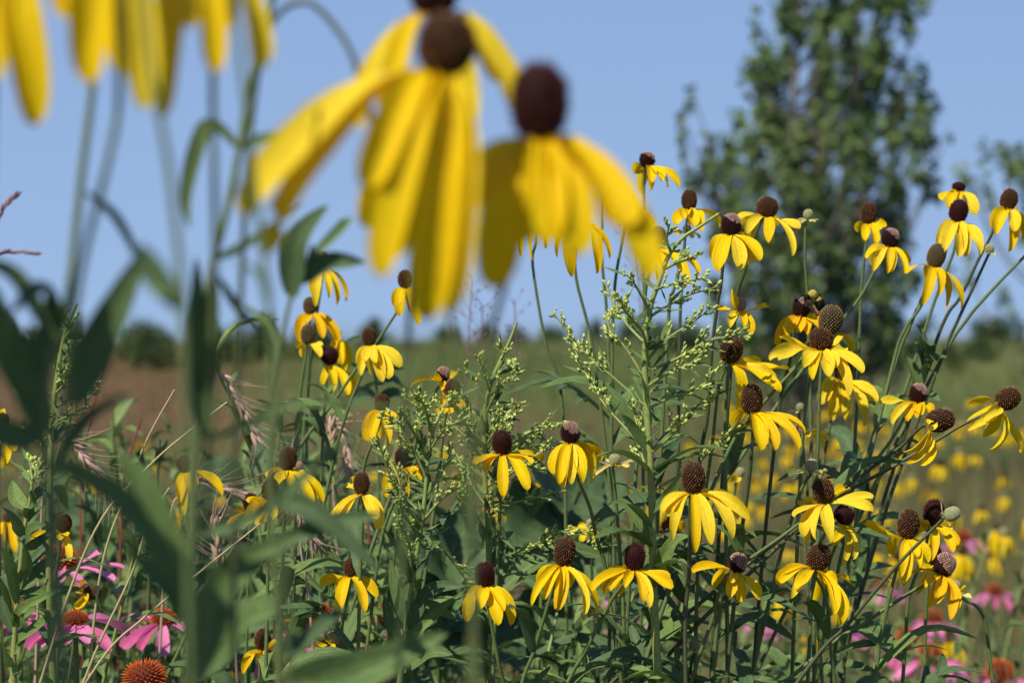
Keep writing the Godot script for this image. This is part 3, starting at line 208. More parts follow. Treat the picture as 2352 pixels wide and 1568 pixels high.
const BROAD_PLANTS := [
	["broad dark leaved plant behind the centre bloom",[54,0,-1772,54,177,-1766,54,347,-1760,54,492,-1755,53,568,-1752,53,631,-1750,49,905,-1750,42,991,-1750,39,1059,-1750],1.6,[[55.0,42,1001,-1750,18,1013,-1730,1,1044,-1710],[50.0,42,1008,-1750,67,1013,-1764,85,1047,-1779],[40.0,44,1025,-1750,25,1037,-1723,11,1065,-1697],[55.0,46,973,-1750,15,976,-1763,-9,1006,-1776],[45.0,42,1008,-1750,50,1030,-1767,61,1071,-1784],[50.0,46,963,-1750,76,975,-1738,96,949,-1726],[55.0,48,932,-1750,22,926,-1750,-9,898,-1750]]],
	["broad dark leaved plant low behind the lowest middle coneflower",[-94,0,-1699,-83,181,-1699,-73,355,-1700,-64,504,-1700,-59,581,-1700,-55,646,-1700,-55,879,-1700,-52,945,-1700,-45,995,-1700],1.6,[[55.0,-52,929,-1700,-29,946,-1725,1,929,-1750],[50.0,-52,935,-1700,-71,954,-1683,-90,943,-1665],[50.0,-52,945,-1700,-38,970,-1688,-9,984,-1676],[45.0,-49,969,-1700,-65,984,-1683,-90,988,-1666],[60.0,-54,905,-1700,-22,916,-1692,14,894,-1685],[40.0,-49,978,-1700,-39,1001,-1709,-22,1014,-1717]]],
	["compound-leaved seedling with reddish stem left of centre",[-106,0,-1718,-103,268,-1713,-101,526,-1708,-100,746,-1704,-100,861,-1702,-100,956,-1700,-102,1046,-1700,-103,1103,-1700,-105,1128,-1700,-107,1144,-1700],1.6,[[9.6,-106,1144,-1700,-113,1151,-1677,-125,1148,-1653],[10.8,-106,1143,-1700,-100,1144,-1725,-97,1153,-1750],[9.6,-105,1136,-1700,-93,1141,-1677,-79,1137,-1653],[9.0,-105,1132,-1700,-95,1128,-1728,-84,1128,-1757],[13.2,-104,1117,-1700,-94,1120,-1718,-80,1110,-1735],[9.0,-104,1120,-1700,-111,1113,-1714,-118,1104,-1728],[9.6,-103,1108,-1700,-113,1112,-1676,-123,1110,-1652],[10.8,-103,1105,-1700,-90,1110,-1700,-80,1105,-1700],[10.8,-103,1110,-1700,-120,1103,-1707,-131,1095,-1714],[9.6,-105,1128,-1700,-113,1128,-1677,-123,1135,-1654]]],
	["broad leaved plant in deep shade at the lower left",[-268,0,-2013,-260,156,-2009,-253,306,-2006,-247,435,-2003,-244,501,-2001,-241,557,-2000,-241,870,-2000,-237,987,-2000,-233,1066,-2000],1.6,[[55.0,-239,948,-2000,-272,968,-1998,-303,949,-1996],[55.0,-239,968,-2000,-208,989,-1985,-176,978,-1969],[50.0,-237,1007,-2000,-262,1027,-1985,-287,1017,-1970],[55.0,-239,909,-2000,-275,918,-1991,-309,892,-1982],[55.0,-239,901,-2000,-203,916,-2009,-164,895,-2018],[40.0,-235,1034,-2000,-211,1049,-2010,-188,1041,-2021]]],
	["broad leaved plant in the shade at the left edge",[-415,0,-2083,-405,148,-2087,-396,290,-2092,-388,411,-2096,-384,475,-2098,-380,527,-2100,-380,856,-2100,-378,959,-2100,-376,1020,-2100],1.6,[[50.0,-378,959,-2100,-399,984,-2090,-422,973,-2081],[50.0,-378,967,-2100,-349,993,-2085,-318,982,-2071],[55.0,-378,926,-2100,-413,936,-2120,-454,905,-2140],[55.0,-378,918,-2100,-344,930,-2104,-307,909,-2107],[55.0,-380,877,-2100,-406,879,-2084,-439,853,-2067],[40.0,-377,1000,-2100,-359,1025,-2095,-338,1025,-2090]]],
]
const GRASS_STALKS := [
	["nodding tan wild rye head behind the left foreground stem","rye",[-262,0,-1513,-252,197,-1509,-241,388,-1506,-232,550,-1503,-227,635,-1501,-222,705,-1500,-216,999,-1500,-213,1087,-1500,-207,1122,-1500,-197,1128,-1500,-185,1110,-1500,-172,1085,-1500],0.17],
	["nodding pinkish wild rye head at the far left","rye",[-283,0,-1481,-293,202,-1472,-303,396,-1464,-311,562,-1457,-314,648,-1453,-316,720,-1450,-308,1004,-1450,-302,1072,-1450,-291,1086,-1450,-277,1072,-1450,-263,1055,-1450],0.14],
	["nodding tan wild rye head beside the smooth red cone","rye",[-287,0,-1526,-278,197,-1519,-269,388,-1512,-260,550,-1506,-254,635,-1503,-248,705,-1500,-234,999,-1500,-222,1049,-1500,-210,1056,-1500,-195,1051,-1500,-181,1046,-1500],0.12],
	["tan wild rye head hanging between the left pair of coneflowers","rye",[-97,0,-1403,-103,204,-1407,-108,401,-1412,-114,569,-1416,-118,656,-1418,-121,729,-1420,-127,951,-1420,-135,1021,-1420,-135,1048,-1420,-141,1068,-1420,-135,1037,-1420,-127,1023,-1420],0.1],
	["small wild rye head near the red stalk, left of centre","rye",[-145,0,-1588,-136,193,-1577,-127,380,-1567,-119,539,-1558,-116,621,-1554,-114,690,-1550,-120,963,-1550,-126,1069,-1550,-125,1091,-1550,-117,1082,-1550,-114,1063,-1550],0.07],
	["small wild rye head low in the left shade","rye",[-196,0,-1474,-189,202,-1467,-183,396,-1461,-178,562,-1455,-176,648,-1452,-175,720,-1450,-180,947,-1450,-192,1015,-1450,-195,1028,-1450,-186,1026,-1450,-179,1018,-1450],0.07],
	["pale straw slanting up behind the left foreground leaves","straw",[-339,0,-1287,-339,256,-1277,-334,503,-1267,-319,713,-1258,-301,822,-1254,-278,914,-1250,-239,1034,-1250,-204,1080,-1250,-160,1116,-1250],0],
	["dry straw slanting over the pink coneflowers","straw",[-341,0,-1315,-336,258,-1305,-325,506,-1296,-305,718,-1288,-284,829,-1283,-257,921,-1280,-241,968,-1280,-219,1016,-1280,-209,1046,-1280,-197,1066,-1280],0],
	["lower dry straw slanting over the pink coneflowers","straw",[-347,0,-1272,-361,251,-1274,-362,493,-1276,-345,699,-1278,-318,806,-1279,-279,896,-1280,-237,966,-1280,-212,991,-1280,-179,1018,-1280,-144,1046,-1280],0],
	["thin olive grass stem slanting up at the left","straw",[-313,0,-1273,-302,250,-1281,-289,490,-1288,-275,696,-1294,-265,803,-1297,-253,892,-1300,-241,1011,-1300,-225,1062,-1300,-213,1093,-1300,-197,1122,-1300],0],
	["blurred red grass stalk at the left before the brown field","red",[-405,0,-1919,-394,227,-1914,-383,445,-1909,-374,632,-1904,-370,729,-1902,-366,810,-1900,-368,1033,-1900,-363,1070,-1900,-353,1114,-1900,-348,1144,-1900,-344,1166,-1900],0],
	["bright red stalk left of the centre goldenrods","red",[-51,0,-1686,-65,237,-1690,-78,465,-1694,-91,659,-1697,-98,761,-1699,-105,845,-1700,-110,1012,-1700,-125,1052,-1700,-132,1085,-1700,-135,1098,-1700],0],
	["short red-brown stalk at the left","red",[-299,0,-1815,-305,232,-1811,-311,455,-1807,-316,646,-1803,-318,745,-1802,-319,828,-1800,-315,1021,-1800,-305,1070,-1800,-300,1088,-1800],0],
	["purplish grass tip poking in at the left edge, upper","blue",[-282,0,-1049,-273,264,-1049,-265,518,-1050,-259,734,-1050,-256,847,-1050,-254,941,-1050,-256,1126,-1050,-250,1178,-1050,-242,1208,-1050,-235,1218,-1050],0.06],
	["purplish grass tip poking in at the left edge, lower","blue",[-299,0,-1083,-288,264,-1074,-278,518,-1065,-269,734,-1057,-264,847,-1053,-260,941,-1050,-260,1126,-1050,-254,1180,-1050,-242,1191,-1050,-226,1192,-1050],0.07],
	["wispy seeding grass against the sky, left of the nearest stalk","wisp",[-57,0,-2047,-53,222,-2034,-50,435,-2021,-48,618,-2010,-46,713,-2005,-45,792,-2000,-45,1066,-2000,-40,1136,-2000,-36,1206,-2000],0.22],
	["wispy seeding grass against the sky below the big bloom","wisp",[-40,0,-1987,-37,222,-1990,-34,435,-1994,-32,618,-1997,-31,713,-1999,-30,792,-2000,-30,1066,-2000,-28,1136,-2000,-26,1183,-2000],0.22],
	["wispy seeding grass against the sky under the egg-coned bloom","wisp",[25,0,-2010,19,222,-2007,14,435,-2004,10,618,-2002,7,713,-2001,5,792,-2000,5,1066,-2000,4,1136,-2000,2,1187,-2000],0.22],
	["faint wispy grass beside the highest small coneflower","wisp",[140,0,-2013,136,222,-2009,133,435,-2006,130,618,-2003,128,713,-2001,127,792,-2000,127,1066,-2000,119,1136,-2000,111,1246,-2000],0.22],
]
const POPLAR := [1962,3826,-16052,101,2131,3850,-15789,73,2131,3824,-15678,93,2310,3848,-15865,76,2310,3850,-16385,96,2448,3850,-16236,82,2448,3831,-16086,102,2556,3853,-15756,84,2556,3841,-16404,70,2748,3874,-15989,87,1988,3714,-15992,98,2126,3746,-15600,92,2126,3752,-15765,104,2254,3761,-16101,81,2398,3742,-16155,73,2398,3722,-15537,72,2564,3752,-16288,96,2564,3726,-15866,87,2663,3714,-16134,98,2663,3739,-16029,86,2796,3698,-16102,74,2796,3730,-16173,71,2072,3623,-16113,76,2255,3592,-15883,78,2255,3637,-15698,98,2434,3579,-16344,90,2516,3623,-15851,67,2516,3583,-16255,78,2674,3629,-15744,101,2674,3591,-15753,101,2869,3589,-16170,85,1885,3495,-15713,74,1993,3532,-16007,83,1993,3499,-16008,86,2183,3494,-16038,91,2326,3464,-16100,66,2326,3534,-15833,89,2459,3463,-16207,85,2459,3534,-15515,93,2599,3509,-15586,83,2599,3520,-15690,81,2729,3514,-15672,98,2729,3516,-15996,84,2914,3511,-15827,76,1749,3357,-15909,65,1929,3412,-15953,76,2038,3367,-15874,96,2038,3370,-15870,89,2223,3400,-15773,91,2223,3408,-15670,71,2323,3367,-15479,79,2323,3374,-15639,74,2491,3384,-16216,90,2491,3373,-16531,65,2626,3347,-15920,82,2794,3342,-15676,83,1860,3295,-16357,63,1860,3223,-16387,67,2023,3242,-16572,73,2023,3292,-16371,96,2158,3290,-15715,90,2158,3226,-16049,74,2323,3295,-16600,90,2323,3273,-16516,94,2411,3291,-16016,79,2411,3245,-16073,69,2603,3249,-15859,81,2603,3225,-15721,96,2733,3223,-16305,93,1731,3102,-15915,98,1866,3109,-16075,79,1866,3108,-15893,97,1993,3132,-16093,97,2191,3111,-15598,87,2297,3124,-15605,102,2297,3134,-16534,97,2443,3158,-15471,89,2443,3160,-16042,74,2637,3169,-16041,97,2637,3132,-16271,101,2800,3131,-16015,71,1703,3028,-15863,87,1867,3052,-16378,105,1867,3008,-16424,96,1996,3017,-16194,64,2205,3013,-16019,74,2205,2985,-16103,95,2340,3053,-16345,72,2340,3052,-16584,87,2492,2987,-15392,66,2492,3047,-16140,103,2594,2984,-15819,91,2594,3044,-16067,104,2796,3036,-16473,78,2796,2993,-15585,65,2929,2982,-15899,65,1709,2885,-15697,76,1897,2911,-16450,74,1897,2923,-16021,73,2016,2882,-16631,71,2230,2870,-15376,100,2230,2928,-16076,102,2377,2910,-16069,98,2377,2925,-15813,72,2470,2925,-15923,100,2470,2924,-16127,74,2684,2899,-16430,76,2684,2862,-16500,65,2842,2900,-16311,75,2842,2908,-16321,105,3003,2914,-16261,101,1656,2742,-16134,64,1860,2815,-16407,98,1860,2783,-16355,101,1965,2802,-16456,95,1965,2809,-16382,67,2143,2800,-16313,89,2143,2771,-15569,72,2251,2761,-16130,65,2251,2752,-16232,99,2431,2750,-16032,74,2557,2803,-16173,79,2557,2776,-16645,82,2730,2754,-15765,99,2730,2787,-15769,95,2845,2778,-15611,85,1454,2622,-16422,72,1581,2693,-15612,67,1775,2650,-16738,87,1775,2687,-15690,100,1931,2657,-16011,75,2040,2651,-16630,99,2040,2639,-15874,70,2248,2664,-16197,98,2248,2624,-16185,96,2365,2662,-16289,104,2365,2634,-15278,99,2497,2625,-15228,74,2497,2668,-15776,85,2653,2694,-15993,69,2653,2625,-15571,90,2864,2693,-15529,90,2864,2675,-15782,86,3027,2656,-16186,81,1442,2526,-16193,68,1570,2555,-15982,83,1570,2566,-16456,69,1702,2557,-16318,67,1702,2529,-15489,87,1886,2540,-15646,86,1886,2552,-16052,73,2008,2531,-16205,64,2008,2557,-15366,86,2185,2553,-15129,96,2185,2510,-16774,82,2307,2520,-16106,68,2307,2519,-15187,70,2484,2529,-15705,99,2484,2519,-15970,94,2673,2522,-15573,102,2673,2575,-15444,95,2815,2532,-15413,81,2815,2529,-15527,79,2960,2553,-15801,80,1413,2396,-16136,99,1566,2432,-16341,69,1566,2448,-15912,102,1710,2383,-15581,72,1710,2454,-15491,65,1886,2397,-15442,86,1886,2416,-15977,92,2030,2428,-15874,103,2030,2447,-15966,79,2189,2389,-15907,104,2189,2408,-16075,105,2342,2442,-15653,76,2342,2416,-15642,68,2543,2380,-15791,100,1336,2311,-16178,84,1464,2304,-15842,78,1464,2346,-15834,80,1653,2349,-15707,76,1653,2299,-15868,71,1777,2301,-16390,85,1777,2319,-15876,68,1898,2342,-16689,70,1898,2304,-15434,97,2036,2296,-16320,78,2189,2282,-16727,88,2189,2321,-16091,65,2387,2317,-15196,89,2387,2280,-16798,99,2490,2327,-15470,88,2490,2278,-16007,73,2641,2326,-16423,100,2641,2331,-15556,70,2783,2328,-15395,87,2941,2345,-16083,68,1459,2215,-16238,75,1565,2218,-16191,93,1704,2220,-15519,82,1704,2218,-15563,78,1902,2214,-15252,103,1902,2195,-16445,69,2051,2185,-15318,79,2051,2214,-15815,100,2157,2209,-15926,96,2157,2187,-15728,76,2327,2205,-15402,91,2456,2192,-16227,76,2622,2176,-16557,75,2622,2171,-15390,100,2813,2227,-16265,92,2813,2198,-16176,91,2951,2203,-15723,90,1526,2106,-15724,65,1526,2087,-16392,79,1610,2096,-15802,98,1610,2090,-15690,81,1809,2047,-16813,96,1809,2045,-16745,89,1911,2050,-16656,72,1911,2103,-15579,92,2087,2088,-15432,67,2087,2039,-16131,92,2263,2075,-15783,65,2263,2071,-16121,102,2368,2057,-16748,97,2368,2037,-15924,90,2549,2082,-16648,80,2549,2099,-16278,93,2709,2071,-16314,82,2709,2087,-16181,100,2819,2048,-16157,86,1471,1944,-15852,82,1625,1967,-16475,78,1625,1968,-16542,71,1773,1965,-16553,83,1773,1984,-16474,64,1948,1935,-16649,104,1948,1952,-16610,81,2040,1920,-16784,90,2040,1940,-15306,74,2198,1931,-16757,98,2198,1941,-16504,99,2403,1927,-15568,94,2403,1927,-16479,77,2513,1927,-16186,73,2682,1936,-15620,101,2682,1952,-16007,70,2814,1937,-16367,70,1475,1866,-16325,82,1604,1806,-16558,99,1604,1848,-16084,91,1777,1836,-16222,91,1777,1857,-15445,76,1921,1854,-16227,67,1921,1796,-16059,101,2101,1822,-15280,97,2235,1826,-16315,103,2235,1847,-15771,78,2400,1835,-15736,67,2532,1838,-15890,85,2532,1860,-16141,71,2697,1804,-16430,74,2819,1827,-16009,73,1633,1718,-16499,66,1633,1707,-15568,93,1803,1741,-15685,98,1927,1707,-15300,96,1927,1744,-15580,73,2077,1726,-16454,93,2233,1683,-15808,87,2233,1736,-15412,94,2378,1687,-15723,68,2378,1678,-15636,93,2508,1708,-16575,97,2726,1734,-16276,82,2726,1740,-15908,64,2816,1707,-16287,75,1468,1563,-16318,86,1626,1628,-15437,77,1626,1563,-15998,97,1732,1578,-15551,80,1732,1565,-16482,80,1956,1604,-16678,72,1956,1625,-15857,70,2073,1600,-15873,78,2248,1594,-16788,105,2372,1608,-16363,84,2372,1589,-15890,103,2596,1563,-15619,96,2725,1608,-16166,97,2725,1577,-15469,76,2893,1581,-15993,78,1498,1483,-16363,77,1681,1490,-16164,73,1681,1508,-16451,100,1791,1486,-15905,70,1930,1467,-15660,103,1930,1465,-15367,66,2071,1482,-15237,96,2071,1503,-15424,83,2276,1507,-16379,70,2276,1492,-15681,80,2373,1460,-15445,71,2373,1463,-15294,66,2569,1498,-16216,71,2569,1460,-15489,102,2675,1460,-15698,80,2675,1504,-16197,81,2812,1471,-16152,88,1550,1319,-16355,87,1749,1364,-15730,67,1834,1382,-15647,97,1834,1344,-15949,86,2016,1333,-16250,74,2016,1330,-15612,76,2170,1367,-16072,85,2170,1388,-16563,83,2307,1314,-16209,73,2307,1386,-16624,69,2410,1375,-15918,103,2410,1375,-16521,94,2618,1330,-16618,73,2618,1341,-16001,78,2755,1320,-16194,68,2755,1340,-16479,80,1572,1197,-15662,89,1693,1236,-16263,73,1693,1220,-15713,76,1895,1256,-15904,99,1895,1212,-16322,98,1989,1201,-16021,70,1989,1234,-15858,87,2178,1241,-15413,96,2178,1203,-16486,105,2476,1213,-16505,67,2563,1243,-16563,102,2563,1195,-15476,64,2714,1265,-15777,84,2714,1260,-16082,64,2914,1259,-15750,84,1574,1097,-16223,69,1776,1121,-16453,84,1776,1132,-16176,104,1942,1135,-16309,74,2032,1106,-16131,78,2238,1107,-15935,92,2238,1094,-15449,80,2364,1119,-15317,79,2364,1073,-16516,63,2542,1102,-16325,79,2542,1139,-16400,99,2711,1096,-16497,77,2711,1124,-15946,104,2805,1110,-15682,88,1666,957,-15888,79,1793,967,-15971,92,1793,972,-15856,72,1934,977,-15473,93,1934,996,-16030,69,2106,973,-15967,97,2106,951,-16456,82,2233,948,-15444,65,2233,951,-15531,68,2346,986,-16552,97,2346,1006,-16066,80,2557,977,-16063,97,2557,962,-16436,79,2670,987,-16141,79,2795,999,-16366,93,1295,2935,-16045,39,1280,2838,-16035,42,1217,2770,-16052,39,1214,2688,-15933,51,1224,2582,-16082,48,1239,2477,-15973,45,1254,2357,-15928,51,1277,2267,-16060,45,3049,2853,-16015,45,2914,3108,-15942,45,2959,3574,-15976,45,1772,3514,-16026,42,3004,2297,-16091,60,3034,2402,-16011,45,3139,2612,-16027,33,2959,2567,-15957,51]
const FAR_TREE := [3701,2508,-18205,74,3836,2694,-18092,74,3920,2652,-17852,82,3954,2508,-17689,93,4089,2576,-18148,102,3836,2390,-18115,84,3667,2407,-17921,67,3785,2238,-17575,63,4191,2660,-18308,112,4292,2474,-17529,130,4377,2728,-17788,130,4461,2390,-18128,149,4106,2424,-17834,93,3616,1629,-18171,59,3785,1663,-18429,67,3903,1494,-17744,67,4005,1545,-18121,56,3701,1798,-17974,56,4039,1291,-18003,93,4208,1460,-17599,112,4377,1714,-17743,130,4309,2136,-18474,112,4512,1967,-17907,149,4140,2001,-18037,74,4208,2255,-18038,93,4461,2897,-17660,112,4309,2964,-18085,93,3532,1731,-18026,48]

var rng := RandomNumberGenerator.new()
var used := {}
var M := {}
var cones := {}
var eye := Vector3(0, 1.15, 0)

func numbered(called: String) -> String:
	if not used.has(called):
		used[called] = 0
		return called
	used[called] += 1
	return "%s_%03d" % [called, used[called]]

func thing(called: String, label: String, category: String, at: Vector3, group := "") -> Node3D:
	var o := Node3D.new()
	o.name = numbered(called)
	add_child(o)
	o.position = at
	o.set_meta("label", label)
	o.set_meta("category", category)
	if group:
		o.set_meta("group", group)
	return o

func part(parent: Node3D, called: String, mesh: Mesh, m: Material) -> MeshInstance3D:
	var o := MeshInstance3D.new()
	o.name = called
	o.mesh = mesh
	o.material_override = m
	parent.add_child(o, true)
	return o

func lin(r: float, g: float, b: float) -> Color:
	return Color(r, g, b).linear_to_srgb()

func pts(a: Array, off := Vector3.ZERO, from := 0) -> PackedVector3Array:
	var p := PackedVector3Array()
	for k in range(from, a.size(), 3):
		p.append(Vector3(a[k], a[k + 1], a[k + 2]) * 0.001 - off)
	return p

func curve(p: PackedVector3Array, per := 4) -> PackedVector3Array:
	var o := PackedVector3Array()
	var m := p.size()
	for k in m - 1:
		var a := p[maxi(k - 1, 0)]
		var d := p[mini(k + 2, m - 1)]
		for j in per:
			o.append(p[k].cubic_interpolate(p[k + 1], a, d, float(j) / per))
	o.append(p[m - 1])
	return o

func rr(a: float, b: float) -> float:
	return rng.randf_range(a, b)

# ---------------------------------------------------------------- materials
func painted(w: int, h: int, f: Callable) -> ImageTexture:
	var im := Image.create(w, h, false, Image.FORMAT_RGB8)
	for y in h:
		for x in w:
			var c: Color = f.call(float(x) / (w - 1), float(y) / (h - 1))
			im.set_pixel(x, y, c.linear_to_srgb())
	return ImageTexture.create_from_image(im)

func material(called: String, col: Color, rough := 0.6, back := 0.0, tex: Texture2D = null, spec := 0.5) -> StandardMaterial3D:
	var m := StandardMaterial3D.new()
	m.resource_name = called
	m.albedo_color = col
	m.roughness = rough
	m.metallic_specular = spec
	m.cull_mode = BaseMaterial3D.CULL_DISABLED
	if tex:
		m.albedo_texture = tex
	if back > 0.0:
		m.backlight_enabled = true
		m.backlight = Color(back, back, back).linear_to_srgb()
	M[called] = m
	return m

func make_materials() -> void:
	var nz := FastNoiseLite.new()
	nz.seed = 5
	nz.frequency = 1.0
	nz.fractal_octaves = 3
	# petals: fine lengthwise nerves, a little mottling
	for k in 4:
		var base: Color = [Color(0.83, 0.59, 0.005), Color(0.81, 0.54, 0.005), Color(0.83, 0.63, 0.03), Color(0.78, 0.47, 0.005)][k]
		var tex := painted(64, 192, func(x: float, y: float) -> Color:
			var s := nz.get_noise_3d(x * 16.0, y * 0.9, k * 9.0) * 0.24 + nz.get_noise_3d(x * 5.0, y * 7.0, 40.0 + k) * 0.10
			var nerve := maxf(0.0, 1.0 - absf(absf(x - 0.5) - 0.17) / 0.035) * 0.20 + maxf(0.0, 1.0 - absf(absf(x - 0.5) - 0.33) / 0.03) * 0.12
			var t := 1.0 + s - nerve
			var spot := nz.get_noise_3d(x * 9.0, y * 22.0, 90.0 + k)
			var cc := Color(base.r * t, base.g * (t * 1.0 - nerve * 0.6), base.b * t)
			if spot > 0.52:
				cc = cc.lerp(Color(0.30, 0.13, 0.02), 0.6)
			if k != 2 and y > 0.955 + 0.10 * nz.get_noise_3d(x * 9.0, y * 9.0, 130.0 + k):
				cc = cc.lerp(Color(0.42, 0.17, 0.02), 0.65)
			return cc)
		material("petal_%d" % k, Color.WHITE, 0.6, 0.62, tex, 0.22).backlight = lin(0.68, 0.54, 0.30)
	for k in 2:
		var base2: Color = [Color(0.64, 0.19, 0.37), Color(0.50, 0.09, 0.23)][k]
		var tex2 := painted(48, 128, func(x: float, y: float) -> Color:
			var s := nz.get_noise_3d(x * 16.0, y * 1.0, k * 9.0 + 3.0) * 0.25 + nz.get_noise_3d(x * 5.0, y * 6.0, 60.0 + k) * 0.12
			return Color(base2.r * (1.0 + s), base2.g * (1.0 + s * 1.5), base2.b * (1.0 + s)))
		material("pink_%d" % k, Color.WHITE, 0.55, 0.5, tex2, 0.4)
	material("ray", lin(0.62, 0.52, 0.10), 0.55, 0.5)
	# leaves: pale midrib, side veins, blotches
	var greens := [Color(0.100, 0.160, 0.050), Color(0.080, 0.135, 0.055), Color(0.135, 0.205, 0.055), Color(0.060, 0.105, 0.040), Color(0.155, 0.225, 0.070), Color(0.26, 0.22, 0.065)]
	for k in greens.size():
		var g: Color = greens[k]
		var tex3 := painted(64, 160, func(x: float, y: float) -> Color:
			var ax := absf(x - 0.5) * 2.0
			var rib := clampf(1.0 - ax / 0.07, 0.0, 1.0) * 0.6
			var side := clampf(1.0 - absf(fposmod(y * 9.0 + ax * 1.6, 1.0) - 0.5) / 0.10, 0.0, 1.0) * 0.18
			var s := 1.0 + nz.get_noise_3d(x * 5.0, y * 9.0, 11.0 * k) * 0.35 + nz.get_noise_3d(x * 30.0, y * 60.0, 7.0) * 0.12 + rib + side
			var cc := Color(g.r * s, g.g * s, g.b * s)
			if nz.get_noise_3d(x * 4.0, y * 7.0, 200.0 + 5.0 * k) > 0.47:
				cc = cc.lerp(Color(0.16, 0.11, 0.05), 0.5)
			return cc)
		material("leaf_%d" % k, Color.WHITE, 0.6, 0.42, tex3, 0.30)
	material("stem", lin(0.115, 0.165, 0.055), 0.55)
	material("stem_dark", lin(0.06, 0.075, 0.03), 0.5)
	material("stem_pale", lin(0.24, 0.30, 0.085), 0.55)
	material("stem_red", lin(0.24, 0.05, 0.045), 0.5)
	material("straw", lin(0.42, 0.36, 0.17), 0.6, 0.2)
	material("rye", lin(0.50, 0.34, 0.25), 0.65, 0.3)
	material("plum", lin(0.22, 0.09, 0.11), 0.6, 0.2)
	material("bract", lin(0.20, 0.27, 0.08), 0.6, 0.3)
	material("bud", lin(0.36, 0.43, 0.11), 0.6, 0.3)
	material("bark", lin(0.17, 0.155, 0.125), 0.85)
	var fl := FastNoiseLite.new()
	fl.seed = 12
	fl.frequency = 0.03
	fl.fractal_octaves = 4
	var ft := NoiseTexture2D.new()
	ft.width = 256
	ft.height = 256
	ft.seamless = true
	ft.noise = fl
	var fr := Gradient.new()
	fr.offsets = PackedFloat32Array([0.0, 0.35, 0.62, 0.8])
	fr.colors = PackedColorArray([Color(0.70, 0.74, 0.70), Color(0.95, 0.97, 0.9), Color(1, 1, 1), Color(1.0, 0.80, 0.66)])
	ft.color_ramp = fr
	for k in ["stem", "stem_dark", "stem_pale", "stem_red", "bark"]:
		M[k].albedo_texture = ft
		M[k].uv1_triplanar = true
		M[k].uv1_scale = Vector3.ONE * (26.0 if k != "bark" else 3.0)
	var vc := material("floret", Color.WHITE, 0.75, 0.0, null, 0.28)
	vc.vertex_color_use_as_albedo = true
	var cr := material("crown", Color.WHITE, 0.6, 0.56, null, 0.22)
	cr.vertex_color_use_as_albedo = true
	var gr := material("grass", Color.WHITE, 0.7, 0.4, null, 0.2)
	gr.vertex_color_use_as_albedo = true
	var gd := material("soil", Color.WHITE, 0.95, 0.0, null, 0.1)
	gd.vertex_color_use_as_albedo = true
	var nt := NoiseTexture2D.new()
	nt.width = 512
	nt.height = 512
	nt.seamless = true
	var fn := FastNoiseLite.new()
	fn.seed = 3
	fn.frequency = 0.02
	fn.fractal_octaves = 5
	nt.noise = fn
	var ramp := Gradient.new()
	ramp.set_color(0, Color(0.62, 0.62, 0.62))
	ramp.set_color(1, Color(1, 1, 1))
	nt.color_ramp = ramp
	gd.albedo_texture = nt
	gd.uv1_triplanar = true
	gd.uv1_world_triplanar = true
	gd.uv1_scale = Vector3(0.45, 0.45, 0.45)
	material("bee_wing", Color(0.10, 0.07, 0.05), 0.3)

# ---------------------------------------------------------------- pieces
func petal(p0: Vector3, axis: Vector3, tip: Vector3, wid: float, droop := 1.0, rows := 11, cols := 7, view := Vector3(0, 0, 1), show := 0.0) -> ArrayMesh:
	var d := tip - p0
	var out := d - axis * d.dot(axis)
	if out.length() < 0.0015:
		out = Vector3(rr(-0.3, 0.3), 0, 1)
		out -= axis * out.dot(axis)
	var len := d.length()
	var reach := out.length()
	out = out.normalized()
	var p1 := p0 + out * (0.22 * len + 0.42 * reach) * droop + axis * 0.05 * len
	var p2 := tip - axis * -0.10 * len * droop + out * 0.06 * len
	var side := axis.cross(out).normalized()
	var twist := rr(-0.8, 0.8) * (1.0 if droop > 0.8 else 0.35)
	var cup := rr(0.06, 0.38)
	var ph := rr(0, TAU)
	var wav := rr(0.02, 0.19)
	var peak := rr(0.40, 0.62)
	var tipp := rr(1.15, 2.0) if droop > 0.8 else rr(2.6, 3.6)
	var p := PackedVector3Array()
	for r in rows:
		var f := float(r) / (rows - 1)
		var q := p0.bezier_interpolate(p1, p2, tip, f)
		var t := (p0.bezier_interpolate(p1, p2, tip, minf(f + 0.03, 1.0)) - p0.bezier_interpolate(p1, p2, tip, maxf(f - 0.03, 0.0))).normalized()
		var s := (side - t * side.dot(t)).normalized()
		if show > 0.0:   # the blade turns over on its way down, as limp rays do
			var turned := t.cross(view).normalized()
			if turned.dot(s) < 0.0:
				turned = -turned
			s = s.lerp(turned, show * smoothstep(0.0, 0.5, f))
			s = (s - t * s.dot(t)).normalized()
		s = s.rotated(t, twist * f)
		var nn := t.cross(s)
		var ww := 0.0
		if f < peak:
			ww = lerpf(0.34, 1.0, sin(f / peak * PI * 0.5))
		else:
			ww = maxf(pow(maxf(1.0 - pow((f - peak) / (1.0 - peak), tipp), 0.0), 0.85), 0.05)
		for k in cols:
			var x := 2.0 * k / (cols - 1) - 1.0
			var lift := -cup * x * x + 0.035 * cos(x * PI * 3.0) + wav * x * sin(f * 7.0 + ph)
			p.append(q + s * (x * 0.5 * wid * ww) - nn * (lift * wid * ww))
	var b := Shape.new()
	b.grid(p, rows, cols)
	return b.mesh()

